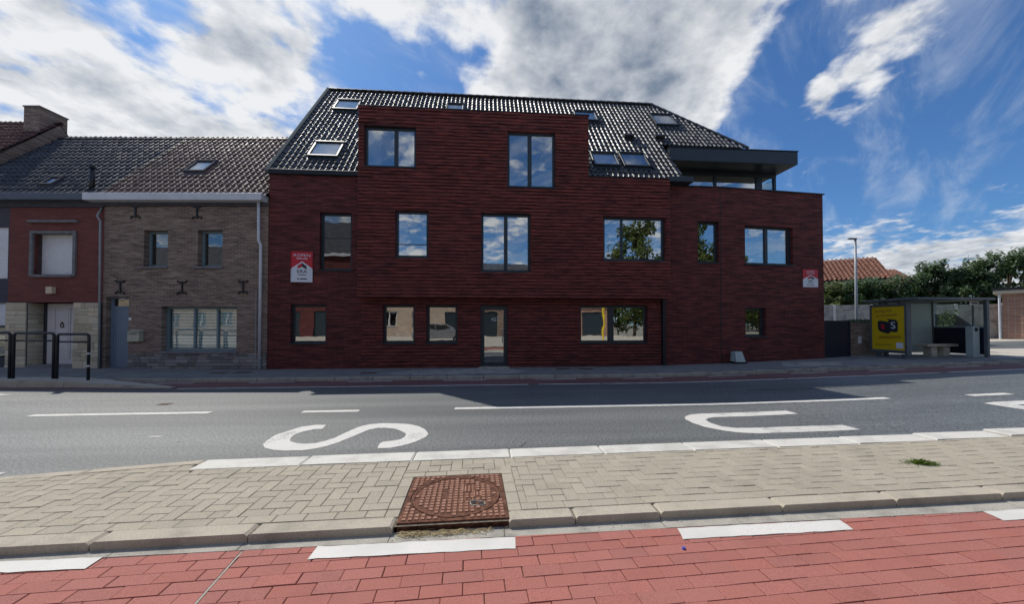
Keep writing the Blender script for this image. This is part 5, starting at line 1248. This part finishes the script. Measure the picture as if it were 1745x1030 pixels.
near_house(-46, -24.5, 5.6, 9.6, 'brick_sand', 'tile_slate', 'pale brick house mirrored in the window of the brown brick house'); near_house(-24, -11.0, 7.6, 11.6, 'brick_dark', 'tile_slate', 'tall dark brick house mirrored in the leftmost windows', (1, 2, 3))
near_house(-10.4, -1.6, 4.8, 7.9, 'brick_sand', 'tile_red', 'sandy brick house mirrored in the windows left of the door', (0,)); near_house(-1.0, 7.6, 3.2, 7.4, 'brick_brown', 'tile_slate', 'brown brick house mirrored in the glass door', (1, 2)); near_house(8.2, 12.6, 3.2, 6.2, 'brick_orange', 'tile_red', 'orange brick house mirrored in the wide ground floor window', (0,))
for (x, y, H, r, lb) in ((15.2, -11.5, 10.8, 3.2, 'nearest'), (21.0, -12.5, 11.0, 3.6, 'second'), (27.0, -12.0, 11.5, 3.8, 'third'), (34.0, -13.0, 8.6, 4.0, 'fourth'), (42.0, -14.0, 7.6, 4.2, 'farthest')):
    tree('facing_tree', lb + ' of the trees mirrored in the right hand upper windows', (x, y, 0.4), H, r, r, 0.8, 9000, 0.21, 'leaf_light', 'trees on the camera side', 90)
def car(x, y, z, deg, label, body):
    t = thing('parked_car', label, 'car', (x, y, z), 'parked cars', R_(deg)); T = W[t.name]
    pr = [(-2.1, 0.35), (-2.15, 0.75), (-1.95, 0.95), (-0.9, 1.02), (1.75, 1.0), (2.1, 0.9), (2.15, 0.55), (2.1, 0.32)]
    b = MB(T)
    def loft(sec):
        i = len(b.v); n = len(sec[0][1])
        for y_, pts in sec: b.v += [(px_, y_, pz) for px_, pz in pts]
        for k_ in range(len(sec) - 1):
            for a in range(n): c = (a + 1) % n; b.f.append((i + k_*n + a, i + k_*n + c, i + (k_+1)*n + c, i + (k_+1)*n + a))
        b.f.append(tuple(range(i, i + n))); b.f.append(tuple(range(i + (len(sec)-1)*n, i + len(sec)*n)))
    ins = lambda P, s, dz_: [(px_ * s, 0.66 + (pz - 0.66) * s + dz_) for px_, pz in P]
    loft([(-0.88, ins(pr, 0.94, 0)), (-0.84, pr), (0.84, pr), (0.88, ins(pr, 0.94, 0))])
    gh = [(-1.0, 1.0), (-0.35, 1.46), (1.2, 1.48), (1.8, 1.0)]
    loft([(-0.78, gh), (-0.62, [(-0.9, 1.0), (-0.3, 1.5), (1.15, 1.52), (1.7, 1.0)]), (0.62, [(-0.9, 1.0), (-0.3, 1.5), (1.15, 1.52), (1.7, 1.0)]), (0.78, gh)])
    b.build('body', body, t)
    for s in (-1, 1):
        MB(T).prism([(-0.82, s*0.785, 1.03), (-0.32, s*0.785, 1.40), (0.35, s*0.785, 1.42), (0.35, s*0.785, 1.03)], (0, s*0.004, 0)).build('window', 'rubber', t); MB(T).prism([(0.42, s*0.785, 1.03), (0.42, s*0.785, 1.42), (1.15, s*0.785, 1.42), (1.6, s*0.785, 1.03)], (0, s*0.004, 0)).build('window', 'rubber', t)
        for xw in (-1.3, 1.3):
            wv_ = MB(T); wv_.tube([(xw, s*0.70, 0.31), (xw, s*0.885, 0.31)], 0.31, 20); wo = wv_.build('wheel', 'rubber', t); MB(T).tube([(xw, s*0.88, 0.31), (xw, s*0.895, 0.31)], 0.19, 14).build('rim', 'silver_paint', wo)
        MB(T).box(-2.14, -2.08, s*0.62 - 0.14, s*0.62 + 0.14, 0.68, 0.82, 0.02).build('headlight', 'white_band', t)
        MB(T).box(2.08, 2.15, s*0.68 - 0.1, s*0.68 + 0.1, 0.62, 0.86, 0.02).build('tail_light', 'sign_red', t)
car(-3.3, -4.2, 0.16, 180, 'silver car parked across the street, mirrored beside the door', 'silver_paint')
car(20.6, 16.4, ter(20.6) + 0.105, -12, 'dark car glimpsed through the side pane of the bus shelter', 'gate_navy')
yp = thing('yellow_pole', 'yellow pole mirrored in the wide ground floor window', 'pole', (9.2, -3.0, 0.1)); MB().tube([(9.2, -3.0, 0.05), (9.2, -3.0, 2.9)], 0.07, 10).build('pole', 'yellow_paint', yp); MB().tube([(9.2, -3.0, 2.9), (9.2, -3.0, 3.05)], [0.075, 0.03], 10).build('cap', 'white_band', yp)
